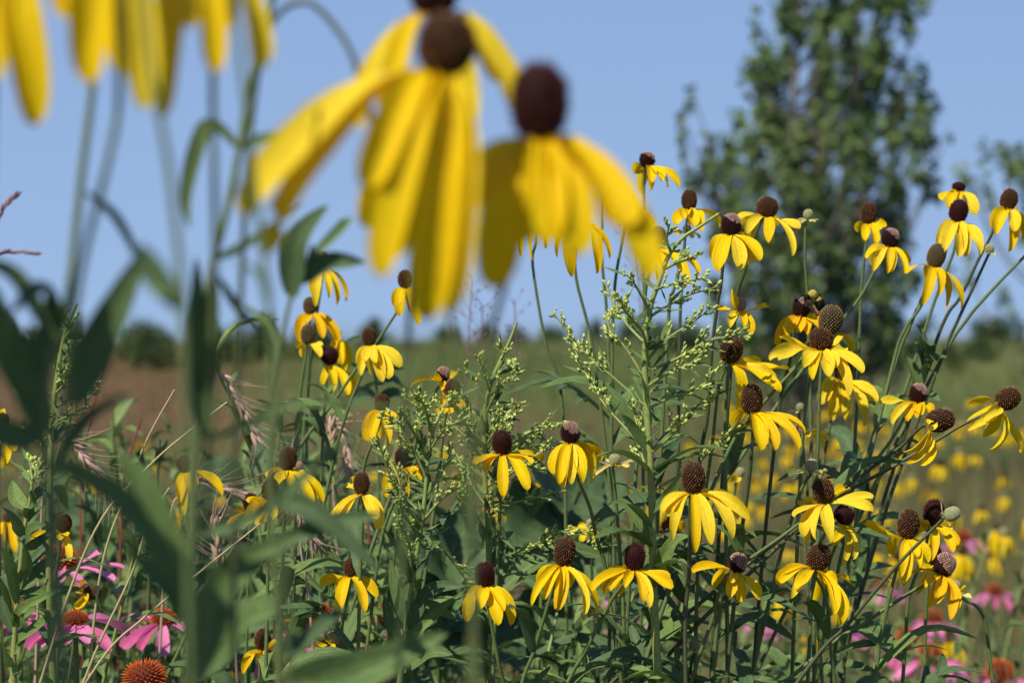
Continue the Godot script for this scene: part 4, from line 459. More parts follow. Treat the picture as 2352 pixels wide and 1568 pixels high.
func leaf(path: PackedVector3Array, wid: float, face: Vector3, rows := 12, cols := 5, teeth := 0.0) -> ArrayMesh:
	var c := curve(path, 8)
	var m := c.size()
	var fold := rr(0.10, 0.32)
	var ph := rr(0, TAU)
	var tw := rr(-0.5, 0.5)
	var p := PackedVector3Array()
	for r in rows:
		var f := float(r) / (rows - 1)
		var at := f * (m - 1)
		var k0 := mini(int(at), m - 2)
		var q := c[k0].lerp(c[k0 + 1], at - k0)
		var t := (c[k0 + 1] - c[k0]).normalized()
		var s := t.cross(face)
		s = (s.normalized() if s.length() > 0.05 else t.cross(Vector3.RIGHT).normalized()).rotated(t, tw * f)
		var nn := s.cross(t)
		var ww := pow(sin(PI * pow(clampf(f * 0.97 + 0.03, 0.0, 1.0), 0.82)), 0.85)
		ww = maxf(ww, 0.03) * (1.0 + teeth * (0.5 - float(r % 2)))
		for k in cols:
			var x := 2.0 * k / (cols - 1) - 1.0
			p.append(q + s * (x * 0.5 * wid * ww) + nn * wid * ww * (fold * absf(x) + 0.05 * x * sin(f * 9.0 + ph)))
	var b := Shape.new()
	b.grid(p, rows, cols)
	return b.mesh()

func cone_mesh(kind: String, sd: int) -> ArrayMesh:
	var g := RandomNumberGenerator.new()
	g.seed = sd
	var b := Shape.new()
	var dark: Color = {"b": Color(0.022, 0.011, 0.007), "m": Color(0.020, 0.006, 0.006), "s": Color(0.05, 0.010, 0.009), "c": Color(0.018, 0.005, 0.005), "k": Color(0.025, 0.008, 0.007), "u": Color(0.24, 0.25, 0.11), "p": Color(0.24, 0.13, 0.10), "o": Color(0.035, 0.026, 0.012), "e": Color(0.10, 0.02, 0.008)}[kind]
	var prof := func(y: float) -> float:
		return pow(maxf(1.0 - pow(absf(y), 2.3), 0.0), 0.5)
	var p := PackedVector3Array()
	for r in 15:
		var y := -1.0 + 2.0 * r / 14.0
		for k in 20:
			var a := TAU * k / 20.0
			var q: float = maxf(prof.call(y), 0.01) * 0.93
			p.append(Vector3(cos(a) * q, y * 0.95, sin(a) * q))
	b.grid(p, 15, 20, true, dark)
	var count: int = {"b": 330, "m": 280, "s": 420, "c": 300, "k": 330, "u": 420, "p": 420, "o": 300, "e": 240}[kind]
	var capline := {"c": 0.38, "k": -0.10}
	for j in count:
		var y := 0.985 - 1.93 * (j + 0.5) / count
		var a := j * 2.399963 + g.randf_range(-0.03, 0.03)
		var q: float = prof.call(y)
		var at := Vector3(cos(a) * q, y, sin(a) * q)
		var nn := Vector3(cos(a) * q, y * 0.85 + 0.12, sin(a) * q).normalized()
		var lon := 0.05
		var rad := 1.62 / sqrt(float(count)) * g.randf_range(0.78, 1.15)
		var lo := dark
		var hi := dark
		var tone := g.randf_range(0.75, 1.25)
		var in_cap: bool = capline.has(kind) and y - at.x * 0.42 > capline[kind] + g.randf_range(-0.05, 0.05)
		match kind:
			"b":
				hi = (Color(0.135, 0.055, 0.018) if g.randf() < 0.8 else Color(0.24, 0.125, 0.045)) * tone
				lon = g.randf_range(0.03, 0.12)
				rad *= 0.80
			"o":
				hi = Color(0.24, 0.17, 0.065) * tone
				lon = 0.075
				rad *= 0.78
			"m":
				hi = Color(0.085, 0.016, 0.011) * tone
				lon = g.randf_range(0.06, 0.19)
				rad *= 0.62
			"s":
				hi = Color(0.085, 0.016, 0.014) * tone
				lon = 0.035
				rad *= 0.9
			"c", "k":
				if in_cap:
					hi = Color(0.56, 0.36, 0.28) * tone
					lo = Color(0.26, 0.12, 0.09)
					lon = 0.05
					rad *= 0.95
				else:
					hi = Color(0.060, 0.013, 0.012) * tone
					lon = g.randf_range(0.10, 0.22)
					rad *= 0.62
			"u":
				hi = Color(0.46, 0.44, 0.25) * tone
				lon = 0.045
				rad *= 0.92
			"p":
				hi = Color(0.44, 0.27, 0.20) * tone
				lon = 0.045
				rad *= 0.92
			"e":
				hi = Color(0.56, 0.115, 0.010) * tone
				lo = Color(0.22, 0.035, 0.008)
				lon = g.randf_range(0.16, 0.30)
				rad *= 0.50
		hi.a = 1.0
		var s := nn.cross(Vector3.UP if absf(nn.y) < 0.9 else Vector3.RIGHT).normalized()
		var t := nn.cross(s)
		nn = (nn + s * g.randf_range(-0.12, 0.12) + t * g.randf_range(-0.12, 0.12)).normalized()
		var o := b.v.size()
		var slim := 0.35 if kind in ["m", "e"] or (kind in ["c", "k"] and not in_cap) else 0.62
		for ring in 2:
			for k in 5:
				var an := TAU * k / 5.0
				var dir := s * cos(an) + t * sin(an)
				b.v.append(at * 0.93 + dir * rad * (1.0 if ring == 0 else slim) + nn * (0.0 if ring == 0 else lon))
				b.n.append((dir + nn * 0.4).normalized())
				b.c.append(lo if ring == 0 else hi)
				b.u.append(Vector2.ZERO)
		b.v.append(at * 0.93 + nn * (lon * 1.35 + 0.01))
		b.n.append(nn)
		b.c.append(hi)
		b.u.append(Vector2.ZERO)
		for k in 5:
			var k2 := (k + 1) % 5
			b.i.append_array([o + k, o + 5 + k, o + k2, o + k2, o + 5 + k, o + 5 + k2, o + 5 + k, o + 10, o + 5 + k2])
	if kind == "b" and sd % 2 == 0:   # spent fluff and pollen grains near the tip
		for j in 26:
			var a := g.randf() * 1.6 - 0.4
			var y := g.randf_range(0.3, 0.8)
			var q: float = prof.call(y)
			b.blob(Vector3(cos(a) * q, y, sin(a) * q) * 1.03, Vector3(g.randfn(), 1, g.randfn()).normalized(), 0.09, 0.02, Color(0.5, 0.42, 0.33), 4, 2)
	return b.mesh()

func bract_mesh() -> ArrayMesh:
	var b := Shape.new()
	b.blob(Vector3(0, -0.42, 0), Vector3.UP, 0.62, 0.36, Color.WHITE, 8, 4)
	for k in 9:
		var a := TAU * k / 9.0 + 0.2 * sin(k * 5.0)
		var d := Vector3(cos(a), -0.35 - 0.3 * absf(sin(k * 2.3)), sin(a)).normalized()
		b.leaflet(Vector3(cos(a) * 0.25, -0.1, sin(a) * 0.25), d, Vector3.UP, 0.9 + 0.3 * sin(k * 3.7), 0.22, Color.WHITE)
	return b.mesh()

func oriented(up: Vector3, spin: float, sx: float, sy: float) -> Basis:
	var y := up.normalized()
	var x := y.cross(Vector3.FORWARD if absf(y.z) < 0.9 else Vector3.RIGHT).normalized().rotated(y, spin)
	return Basis(x * sx, y * sy, x.cross(y) * sx)

func place(o: Node3D, b: Basis, at: Vector3) -> void:
	o.transform = Transform3D(b, at)

func lobed_leaf(o: Node3D, at: Vector3, dir: Vector3, len: float, m: Material) -> void:
	# a coneflower stem leaf: a blade with two or four narrow side lobes
	var sag := Vector3(0, -0.25 * len, 0)
	var tip := at + dir * len + sag
	var mid := at + dir * len * 0.5 + Vector3(0, 0.06 * len, 0)
	var face := (Vector3.UP + Vector3(rr(-0.6, 0.6), 0, rr(0.0, 0.9))).normalized()
	var main := part(o, "leaf", leaf(PackedVector3Array([at, mid, tip]), len * rr(0.12, 0.19), face, 9, 3), m)
	var sd := dir.cross(face).normalized()
	for k in rng.randi_range(0, 2):
		for q in [-1.0, 1.0]:
			var a := at.lerp(mid, 0.5 + 0.4 * k)
			var e: Vector3 = a + (sd * q * 0.8 + dir * 0.6).normalized() * len * rr(0.28, 0.42) + sag * 0.2
			part(main, "lobe", leaf(PackedVector3Array([a, a.lerp(e, 0.5) + face * 0.04 * len, e]), len * rr(0.06, 0.10), face, 7, 3), m)

func coneflower(row: Array) -> void:
	var foot := Vector3(row[7][-3], 0, row[7][-1]) * 0.001
	var kind: String = row[2]
	var bud: bool = row[0] == "coneflower_bud"
	var o := thing(row[0], row[1], "flower", foot, "coneflower buds" if bud else "yellow coneflowers in the near stand")
	var at: Vector3 = Vector3(row[3][0], row[3][1], row[3][2]) * 0.001 - foot
	var w: float = row[4] * 0.001
	var h: float = row[5] * 0.001
	var tilt := deg_to_rad(row[6])
	var axis := Vector3(sin(tilt), cos(tilt), rr(0.02, 0.16)).normalized()
	var key := kind + str(rng.randi_range(0, 1))
	if not cones.has(key):
		cones[key] = cone_mesh(kind, key.hash() % 1000 * 2 + (0 if key.ends_with("0") else 1))
	var c := part(o, "cone", cones[key], M.floret)
	place(c, oriented(axis, rr(-0.5, 0.5), w * 0.5, h * 0.5), at)
	var base := at - axis * h * 0.46
	var st := curve(pts(row[7], foot), 5)
	var sb := Shape.new()
	var far := foot.z < -0.8
	sb.tube(st, 0.00085, 0.0016 if far else 0.00095, 7)
	part(o, "stem", sb.mesh(), M.stem if rng.randf() < 0.78 else M.stem_dark)
	var br := part(o, "bracts", cones.bract, M.bract)
	place(br, oriented(axis, rr(0, TAU), w * 0.42, w * 0.42), base)
	var pm: Material = M["petal_%d" % [0, 0, 0, 1, 1, 2, 3][rng.randi_range(0, 6)]]
	if bud and row[9] < 5:
		pm = M.ray
	var tips := pts(row[8], foot)
	for t in tips:
		var d := t - base
		var flat := d - axis * d.dot(axis)
		flat = flat.normalized() if flat.length() > 0.002 else Vector3(0, 0, 1)
		var p0 := base + flat * w * 0.20 - axis * h * 0.015
		var rich: bool = row[4] > 12.5 or foot.z > -0.8
		var mat: Material = M["petal_%d" % (0 if rng.randf() < 0.7 else 2)] if not far else pm if rng.randf() < 0.75 else M["petal_%d" % rng.randi_range(0, 2)]
		part(o, "petal", petal(p0, axis, t, row[9] * 0.001 * (rr(0.66, 0.98) if far else rr(0.78, 1.0)), 1.0 if far else 0.6, 12 if rich else 9, 7 if rich else 5, (eye - foot - base).normalized(), rr(0.1, 0.75) if far else rr(0.35, 0.9)), mat)
	var m := st.size()
	for k in int(row[10]) * 2:
		var top := minf(at.y - 0.05, 1.12)
		if not far or top < 0.8:
			continue
		var want := rr(0.84, top) if top > 0.86 else top - 0.03
		var q := st[m - 1]
		for j in m:
			if absf(st[j].y - want) < absf(q.y - want):
				q = st[j]
		var a := rr(0, TAU)
		lobed_leaf(o, q, Vector3(cos(a), rr(0.1, 0.9), sin(a) * 0.6).normalized(), rr(0.04, 0.088), M["leaf_%d" % rng.randi_range(0, 2)])

func purple_coneflower(row: Array) -> void:
	var c := Vector3(row[1][0], row[1][1], row[1][2]) * 0.001
	var foot := Vector3(c.x + rr(-0.05, 0.05), 0, c.z - rr(0, 0.04))
	var o := thing("purple_coneflower", row[0], "flower", foot, "purple coneflowers low in the meadow")
	var at := c - foot
	var w: float = row[2] * 0.001
	var h: float = row[3] * 0.001
	var axis := Vector3(rr(-0.1, 0.1), 1, rr(0.0, 0.2)).normalized()
	if not cones.has("e"):
		cones["e"] = cone_mesh("e", 77)
	var cn := part(o, "cone", cones["e"], M.floret)
	place(cn, oriented(axis, rr(0, TAU), w * 0.46, h * 0.46), at)
	var sb := Shape.new()
	sb.tube(curve(PackedVector3Array([at - axis * h * 0.4, Vector3(at.x * 0.7, at.y * 0.6, at.z * 0.7), Vector3.ZERO]), 6), 0.0016, 0.0026, 7)
	part(o, "stem", sb.mesh(), M.stem)
	var base := at - axis * h * 0.30
	for t in pts(row[4], foot):
		var d := t - base
		var flat := d - axis * d.dot(axis)
		flat = flat.normalized()
		part(o, "petal", petal(base + flat * w * 0.36, axis, t, row[5] * 0.001 * rr(0.85, 1.15), 0.7, 9, 5), M["pink_%d" % (0 if rng.randf() < 0.72 else 1)])
	for k in 3:
		var a := rr(0, TAU)
		var q := Vector3(at.x * 0.5, at.y * rr(0.4, 0.85), at.z * 0.5)
		var dir := Vector3(cos(a), 0.4, sin(a)).normalized()
		part(o, "leaf", leaf(PackedVector3Array([q, q + dir * 0.045, q + dir * 0.09 + Vector3(0, -0.03, 0)]), rr(0.015, 0.028), Vector3.UP, 9, 3), M["leaf_%d" % rng.randi_range(0, 3)])

func goldenrod(row: Array) -> void:
	var sp := pts(row[1])
	var foot := sp[0]
	var o := thing("goldenrod", row[0], "goldenrod", foot, "goldenrods in bud")
	var st := curve(pts(row[1], foot), 5)
	var sb := Shape.new()
	sb.tube(st, 0.0034, 0.0008, 8)
	part(o, "stem", sb.mesh(), M.stem_pale)
	for b in row[2]:
		var path := curve(pts(b, foot), 6)
		var bb := Shape.new()
		bb.tube(path, 0.00105, 0.0004, 5)
		var m := path.size()
		var length := 0.0
		for k in m - 1:
			length += path[k].distance_to(path[k + 1])
		var q := Shape.new()
		var lv := Shape.new()
		var steps := int(length / 0.0027)
		for k in steps:
			var f := float(k) / steps
			if f < 0.22:
				continue
			var x := f * (m - 1)
			var k0 := mini(int(x), m - 2)
			var at := path[k0].lerp(path[k0 + 1], x - k0)
			var t := (path[k0 + 1] - path[k0]).normalized()
			var side := t.cross(Vector3(rr(-1, 1), rr(-1, 1), rr(-1, 1))).normalized()
			if f < 0.45 and rng.randf() < 0.4:
				continue
			# a side twig with its own little buds, shorter towards the tip
			var tl := lerpf(0.010, 0.003, f) * rr(0.6, 1.4)
			var dir := (side * 0.75 + t * 0.8 + Vector3(0, 0.25, 0)).normalized()
			bb.tube(PackedVector3Array([at, at + dir * tl]), 0.0004, 0.00025, 4)
			var buds := 2 + int(tl / 0.0028)
			for j in buds:
				var g := at + dir * tl * (float(j + 1) / buds) + Vector3(rr(-1, 1), rr(-1, 1), rr(-1, 1)) * 0.0009
				var ax := (dir + t * 0.5 + Vector3(rr(-1, 1), rr(-0.4, 1), rr(-1, 1)) * 0.5).normalized()
				var tone := rr(0.65, 1.2)
				var big := rr(0.65, 1.25)
				q.blob(g, ax, 0.0033 * big, 0.00098 * big, Color(0.42 * tone, 0.49 * tone, rr(0.09, 0.16) * tone), 5, 3)
			if rng.randf() < 0.28:
				lv.leaflet(at, (side + t).normalized(), Vector3(rr(-0.5, 0.5), 0.7, 0.6).normalized(), rr(0.007, 0.018), rr(0.0018, 0.0034), Color.WHITE)
		for k in 3:
			var w := path[mini(int(rr(0.0, 0.3) * m), m - 1)]
			lv.leaflet(w, Vector3(rr(-1, 1), rr(-0.2, 1), rr(-1, 1)).normalized(), Vector3(rr(-0.5, 0.5), 0.7, 0.6).normalized(), rr(0.010, 0.024), rr(0.0025, 0.0042), Color.WHITE)
		var br := part(o, "branch", bb.mesh(), M.stem_pale)
		part(br, "leaflets", lv.mesh(), M["leaf_%d" % [0, 2][rng.randi_range(0, 1)]]).set_meta("kind", "stuff")
		var bd := part(br, "buds", q.mesh(), M.floret)
		bd.set_meta("kind", "stuff")
	for l in row[3]:
		part(o, "leaf", leaf(pts(l, foot), rr(0.006, 0.0095), Vector3(rr(-0.4, 0.4), 0.6, 0.75).normalized(), 11, 5), M["leaf_%d" % [0, 2, 0, 2, 1][rng.randi_range(0, 4)]])
	# the lower stem is clothed in narrow leaves
	for k in 34:
		var f := rr(0.12, 0.50)
		var q0 := st[int(f * (st.size() - 1))]
		var a := rr(0, TAU)
		var dir := Vector3(cos(a), rr(0.2, 0.8), sin(a)).normalized()
		var ln := rr(0.030, 0.07) * lerpf(1.1, 0.6, f)
		part(o, "leaf", leaf(PackedVector3Array([q0, q0 + dir * ln * 0.55, q0 + dir * ln + Vector3(0, -0.2 * ln, 0)]), ln * rr(0.12, 0.18), Vector3.UP, 8, 3), M["leaf_%d" % rng.randi_range(0, 2)])

func leafy_thing(row: Array, called: String, category: String, group: String, mats: Array, face: Vector3, stem_mat: Material, teeth := 0.0) -> void:
	var sp := pts(row[1])
	var foot := sp[0]
	var o := thing(called, row[0], category, foot, group)
	var sb := Shape.new()
	sb.tube(curve(pts(row[1], foot), 5), row[2] * 0.0011, row[2] * 0.0006, 8)
	part(o, "stem", sb.mesh(), stem_mat)
	for l in row[3]:
		var f := (face + Vector3(rr(-0.35, 0.35), rr(-0.3, 0.3), 0)).normalized()
		part(o, "leaf", leaf(pts(l, foot, 1), l[0] * 0.001, f, 22 if teeth > 0.0 else 16, 5, teeth), M["leaf_%d" % mats[rng.randi_range(0, mats.size() - 1)]])

func grass_stalk(row: Array) -> void:
	var sp := pts(row[2])
	var foot := sp[0]
	var kind: String = row[1]
	var o := thing("red_stalk" if kind == "red" else "dry_straw" if kind == "straw" else "grass_stalk", row[0], "stalk" if kind == "red" else "grass", foot, "single stalks and seed heads")
	var path := curve(pts(row[2], foot), 8)
	var sb := Shape.new()
	sb.tube(path, 0.0013, 0.0005 if kind != "red" else 0.0011, 6)
	part(o, "stem", sb.mesh(), M.stem_red if kind == "red" else M.straw if kind == "straw" else M.plum if kind in ["blue", "wisp"] else M.rye)
	if row[3] <= 0.0:
		return
	var m := path.size()
	var h := Shape.new()
	var length := 0.0
	for k in m - 1:
		length += path[k].distance_to(path[k + 1])
	var head: float = {"rye": 0.052, "blue": 0.02, "wisp": 0.06}[kind]
	var back := 0.0
	for k in range(m - 1, 0, -1):
		var seg := path[k].distance_to(path[k - 1])
		if back > head:
			break
		back += seg
		var t := (path[k] - path[k - 1]).normalized()
		var each := maxi(1, int(seg / 0.0014))
		for j in each:
			var at := path[k].lerp(path[k - 1], float(j) / each)
			var side := t.cross(Vector3(rr(-1, 1), rr(-1, 1), rr(-1, 1))).normalized()
			if kind == "rye":
				var dir := (t + side * 0.38).normalized()
				h.blob(at, dir, 0.011, 0.0016, Color.WHITE, 5, 3)
				h.tube(PackedVector3Array([at + dir * 0.008, at + dir * 0.016 + side * 0.003, at + dir * 0.026 + side * 0.009]), 0.0003, 0.00012, 3)
			elif kind == "wisp":
				if rng.randf() < 0.6:
					var e := at + (side * rr(0.4, 1.0) + t * 0.5).normalized() * rr(0.004, 0.02)
					h.tube(PackedVector3Array([at, e]), 0.0002, 0.00015, 3)
					h.blob(e, (side + t).normalized(), 0.004, 0.0011, Color.WHITE, 4, 2)
			else:
				h.blob(at, (t + side * 0.25).normalized(), 0.005, 0.0008, Color.WHITE, 4, 3)
	part(o, "seed_head", h.mesh(), M.rye if kind == "rye" else M.plum)

func bumblebee(at: Vector3) -> void:
	var o := thing("bumblebee", "black and yellow bumblebee clinging to the maroon cone", "bee", at)
	# one continuous body: head, furry thorax, abdomen along a bent line
	var b := Shape.new()
	var line := curve(PackedVector3Array([Vector3(-0.0050, 0.0006, 0.0025), Vector3(-0.0025, 0.0020, 0.0012), Vector3(0.0005, 0.0030, 0), Vector3(0.0032, 0.0012, -0.0005), Vector3(0.0046, -0.0035, -0.0005), Vector3(0.0040, -0.0068, 0)]), 5)
	var rad := [0.0006, 0.0014, 0.0017, 0.0018, 0.0016, 0.0013, 0.0016, 0.0024, 0.0029, 0.0031, 0.0031, 0.0029, 0.0025, 0.0020, 0.0019, 0.0023, 0.0027, 0.0030, 0.0032, 0.0032, 0.0031, 0.0028, 0.0024, 0.0018, 0.0011, 0.0003]
	var p := PackedVector3Array()
	var cols := 12
	for k in line.size():
		var t := (line[mini(k + 1, line.size() - 1)] - line[maxi(k - 1, 0)]).normalized()
		var s := t.cross(Vector3(0, 0, 1)).normalized()
		var c := t.cross(s)
		for q in cols:
			var a := TAU * q / cols
			p.append(line[k] + (s * cos(a) + c * sin(a)) * rad[k] * rr(0.95, 1.06))
	b.grid(p, line.size(), cols, true)
	for k in line.size():
		var yellow := (k >= 6 and k <= 13) or (k >= 15 and k <= 16)
		for q in cols:
			b.c[k * cols + q] = (Color(0.36, 0.30, 0.06) if yellow else Color(0.008, 0.007, 0.007)) * rr(0.8, 1.2)
	# short fur
	for k in 420:
		var r := rng.randi_range(4, 22)
		var q := rng.randi_range(0, cols - 1)
		var g := p[r * cols + q]
		var nn := (g - line[r]).normalized()
		b.leaflet(g, (nn + Vector3(rr(-0.4, 0.4), rr(-0.4, 0.4), rr(-0.4, 0.4))).normalized(), nn.cross(Vector3(0.3, 1, 0.2)).normalized(), 0.0009, 0.00016, b.c[r * cols + q])
	part(o, "body", b.mesh(), M.floret)
	for s in [-1.0, 1.0]:
		var w := Shape.new()
		var g := PackedVector3Array()
		for r in 7:
			var f := r / 6.0
			for k in 3:
				g.append(Vector3(0.002 + 0.0085 * f, 0.0042 - 0.0065 * f * f, s * (0.0012 + 0.002 * f)) + Vector3(0.0006, 0.0004, s) * ((k - 1) * 0.0016 * sin(PI * (0.12 + 0.8 * f))))
		w.grid(g, 7, 3)
		part(o, "wing", w.mesh(), M.bee_wing)
		for k in 3:
			var x := -0.002 + 0.002 * k
			var l := Shape.new()
			l.tube(PackedVector3Array([Vector3(x, 0.0012, s * 0.0012), Vector3(x - 0.0015, 0.0004, s * 0.0036), Vector3(x - 0.0028, -0.0026, s * 0.0038), Vector3(x - 0.004, -0.0040, s * 0.0030)]), 0.00042, 0.0002, 5, Color(0.008, 0.007, 0.007))
			part(o, "leg", l.mesh(), M.floret)
		var an := Shape.new()
		an.tube(PackedVector3Array([Vector3(-0.0046, 0.0012, 0.0024 + s * 0.0006), Vector3(-0.0060, 0.0026, 0.003 + s * 0.0012), Vector3(-0.0078, 0.0020, 0.0034 + s * 0.0016)]), 0.00022, 0.00018, 4, Color(0.008, 0.007, 0.007))
		part(o, "antenna", an.mesh(), M.floret)
		var ey := Shape.new()
		ey.blob(Vector3(-0.0046, 0.0002, 0.0022 + s * 0.0013), Vector3.UP, 0.0016, 0.0005, Color(0.004, 0.004, 0.004), 6, 4)
		part(o, "eye", ey.mesh(), M.floret)

# ---------------------------------------------------------------- background
func ground_height(x: float, z: float) -> float:
	var d := -z
	return 0.04 * sin(x * 0.7 + 1.0) * sin(z * 0.5) * clampf((d - 3.0) / 6.0, 0.0, 1.0) + smoothstep(9.0, 46.0, d) * 0.98 + 0.05 * sin(x * 0.11 + 0.6) * clampf((d - 20.0) / 60.0, 0.0, 1.0)

# 1 where the slope is bare and brown, 0 where it is green
func bareness(x: float, d: float) -> float:
	var left := smoothstep(-0.105, -0.145, x / maxf(d, 1.0)) * smoothstep(17.0, 23.0, d)
	var band := smoothstep(12.0, 16.0, d) * smoothstep(27.0, 23.0, d) * 0.7
	return maxf(left, band)

func make_ground() -> void:
	var b := Shape.new()
	var p := PackedVector3Array()
	var nz := FastNoiseLite.new()
	nz.seed = 9
	nz.frequency = 0.06
	nz.fractal_octaves = 4
	var zs := [12.0, 6.0, 3.0]
	var z := 2.0
	while z > -14.0:
		zs.append(z)
		z -= 1.0
	while z > -420.0:
		zs.append(z)
		z *= 1.10
	zs.append(-520.0)
	var cols := 61
	for zz in zs:
		for k in cols:
			var f := 2.0 * k / (cols - 1) - 1.0
			var half := 14.0 + absf(zz) * 0.95
			var x: float = f * half
			p.append(Vector3(x, ground_height(x, zz), zz))
	b.grid(p, zs.size(), cols)
	for k in p.size():
		var q := p[k]
		var d := -q.z
		var g := Color(0.115, 0.150, 0.045)
		var brown := Color(0.155, 0.098, 0.050)
		var olive := Color(0.130, 0.115, 0.050)
		var t := nz.get_noise_2d(q.x, q.z)
		var c := olive.lerp(g, clampf(0.4 + t * 1.6, 0.0, 1.0))
		if d > 12.0:
			c = g.lerp(Color(0.16, 0.17, 0.06), clampf(t * 1.4 + 0.3, 0.0, 1.0)).lerp(brown, clampf(bareness(q.x, d) * (0.75 + t * 1.8), 0.0, 1.0))
		b.c[k] = c * (1.0 + 0.3 * t)
		b.c[k].a = 1.0
		b.n[k] = Vector3.UP if b.n[k].y == 0.0 else b.n[k] * signf(b.n[k].y)
	var o := part(self, "ground", b.mesh(), M.soil)
	o.set_meta("kind", "structure")

func blade_mesh(h: float, w: float, bend: float) -> ArrayMesh:
	var b := Shape.new()
	var p := PackedVector3Array()
	for r in 6:
		var f := r / 5.0
		var q := Vector3(bend * f * f, h * (f - 0.18 * f * f * absf(bend) / 0.2), 0)
		for k in 2:
			p.append(q + Vector3(0, 0, (k - 0.5) * w * (1.0 - f * f * 0.92)))
	b.grid(p, 6, 2)
	return b.mesh()

func grass_field(called: String, label: String, mesh: Mesh, count: int, near: float, far: float, spread: float, tones: Array, tall: Vector2, density: Callable) -> void:
	var at: Array[Transform3D] = []
	var col: Array[Color] = []
	var tries := 0
	while at.size() < count and tries < count * 6:
		tries += 1
		var d := sqrt(rr(near * near, far * far))
		var x := rr(-1, 1) * (d * spread + 0.25)
		if rng.randf() > float(density.call(x, d)):
			continue
		var s := rr(tall.x, tall.y)
		var bs := Basis(Vector3.UP, rr(0, TAU)).rotated(Vector3(rr(-1, 1), 0, rr(-1, 1)).normalized(), rr(0, 0.3)).scaled(Vector3(rr(0.8, 1.3), 1, rr(0.8, 1.3)) * s)
		at.append(Transform3D(bs, Vector3(x, ground_height(x, -d), -d)))
		var c: Color = tones[rng.randi_range(0, tones.size() - 1)] * rr(0.75, 1.25)
		c.a = 1.0
		col.append(c)
	var mm := MultiMesh.new()
	mm.transform_format = MultiMesh.TRANSFORM_3D
	mm.use_colors = true
	mm.mesh = mesh
	mm.instance_count = at.size()
	for k in at.size():
		mm.set_instance_transform(k, at[k])
		mm.set_instance_color(k, col[k])
	var o := MultiMeshInstance3D.new()
	o.name = called
	o.multimesh = mm
	o.material_override = M.grass
	add_child(o)
	o.set_meta("label", label)
	o.set_meta("category", "grass")
	o.set_meta("kind", "stuff")

func foliage(clumps: PackedVector3Array, radii: PackedFloat32Array, per: float, size: float, tones: Array) -> ArrayMesh:
	var b := Shape.new()
	for k in clumps.size():
		var r := radii[k]
		for j in int(per * (r / 0.12) * (r / 0.12)):
			var d := Vector3(rng.randfn(), rng.randfn(), rng.randfn()).normalized() * r * pow(rng.randf(), 0.5)
			d = Vector3(d.x * 0.82, d.y * 1.45, d.z * 0.82)
			var at := clumps[k] + d
			var s := size * rr(0.7, 1.25)
			var face := (Vector3(rng.randfn(), rng.randfn(), rng.randfn()) * 0.75 + Vector3(0, 0.55, 0.25) + d.normalized() * 0.5).normalized()
			var dir := face.cross(Vector3(rng.randfn(), rng.randfn(), rng.randfn())).normalized()
			var c: Color = tones[rng.randi_range(0, tones.size() - 1)] * rr(0.8, 1.2)
			c.a = 1.0
			b.leaflet(at, dir, face, s, s * 0.85, c)
	return b.mesh()

func tree(called: String, label: String, data: Array, foot: Vector3, per: float, size: float, trunk: float) -> void:
	var o := thing(called, label, "tree", foot)
	var cl := PackedVector3Array()
	var ra := PackedFloat32Array()
	var top := 0.0
	for k in range(0, data.size(), 4):
		cl.append(Vector3(data[k], data[k + 1], data[k + 2]) * 0.001 - foot)
		ra.append(data[k + 3] * 0.001)
		top = maxf(top, cl[-1].y)
	var line := curve(PackedVector3Array([Vector3(0, -0.05, 0), Vector3(0.05, top * 0.3, 0.02), Vector3(-0.04, top * 0.6, 0), Vector3(0.03, top * 0.95, 0.03)]), 8)
	var b := Shape.new()
	b.tube(line, trunk, trunk * 0.15, 9)
	part(o, "trunk", b.mesh(), M.bark)
	for k in range(0, cl.size(), 2):
		var c := cl[k]
		var f := clampf((c.y - 0.75 * Vector2(c.x, c.z).length() - 0.15) / top, 0.05, 0.9)
		var s := line[int(f * (line.size() - 1))]
		var lb := Shape.new()
		var run := Vector3(c.x - s.x, 0, c.z - s.z)
		lb.tube(curve(PackedVector3Array([s, s.lerp(c, 0.5) + run * 0.16 - Vector3(0, 0.10, 0), c + Vector3(0, ra[k] * 0.6, 0)]), 4), trunk * 0.28 * (1.2 - f), 0.004, 5)
		part(o, "limb", lb.mesh(), M.bark)
	var cr := part(o, "crown", foliage(cl, ra, per, size, [Color(0.12, 0.185, 0.058), Color(0.145, 0.21, 0.068), Color(0.17, 0.225, 0.10), Color(0.095, 0.155, 0.055)]), M.crown)
	cr.set_meta("kind", "stuff")

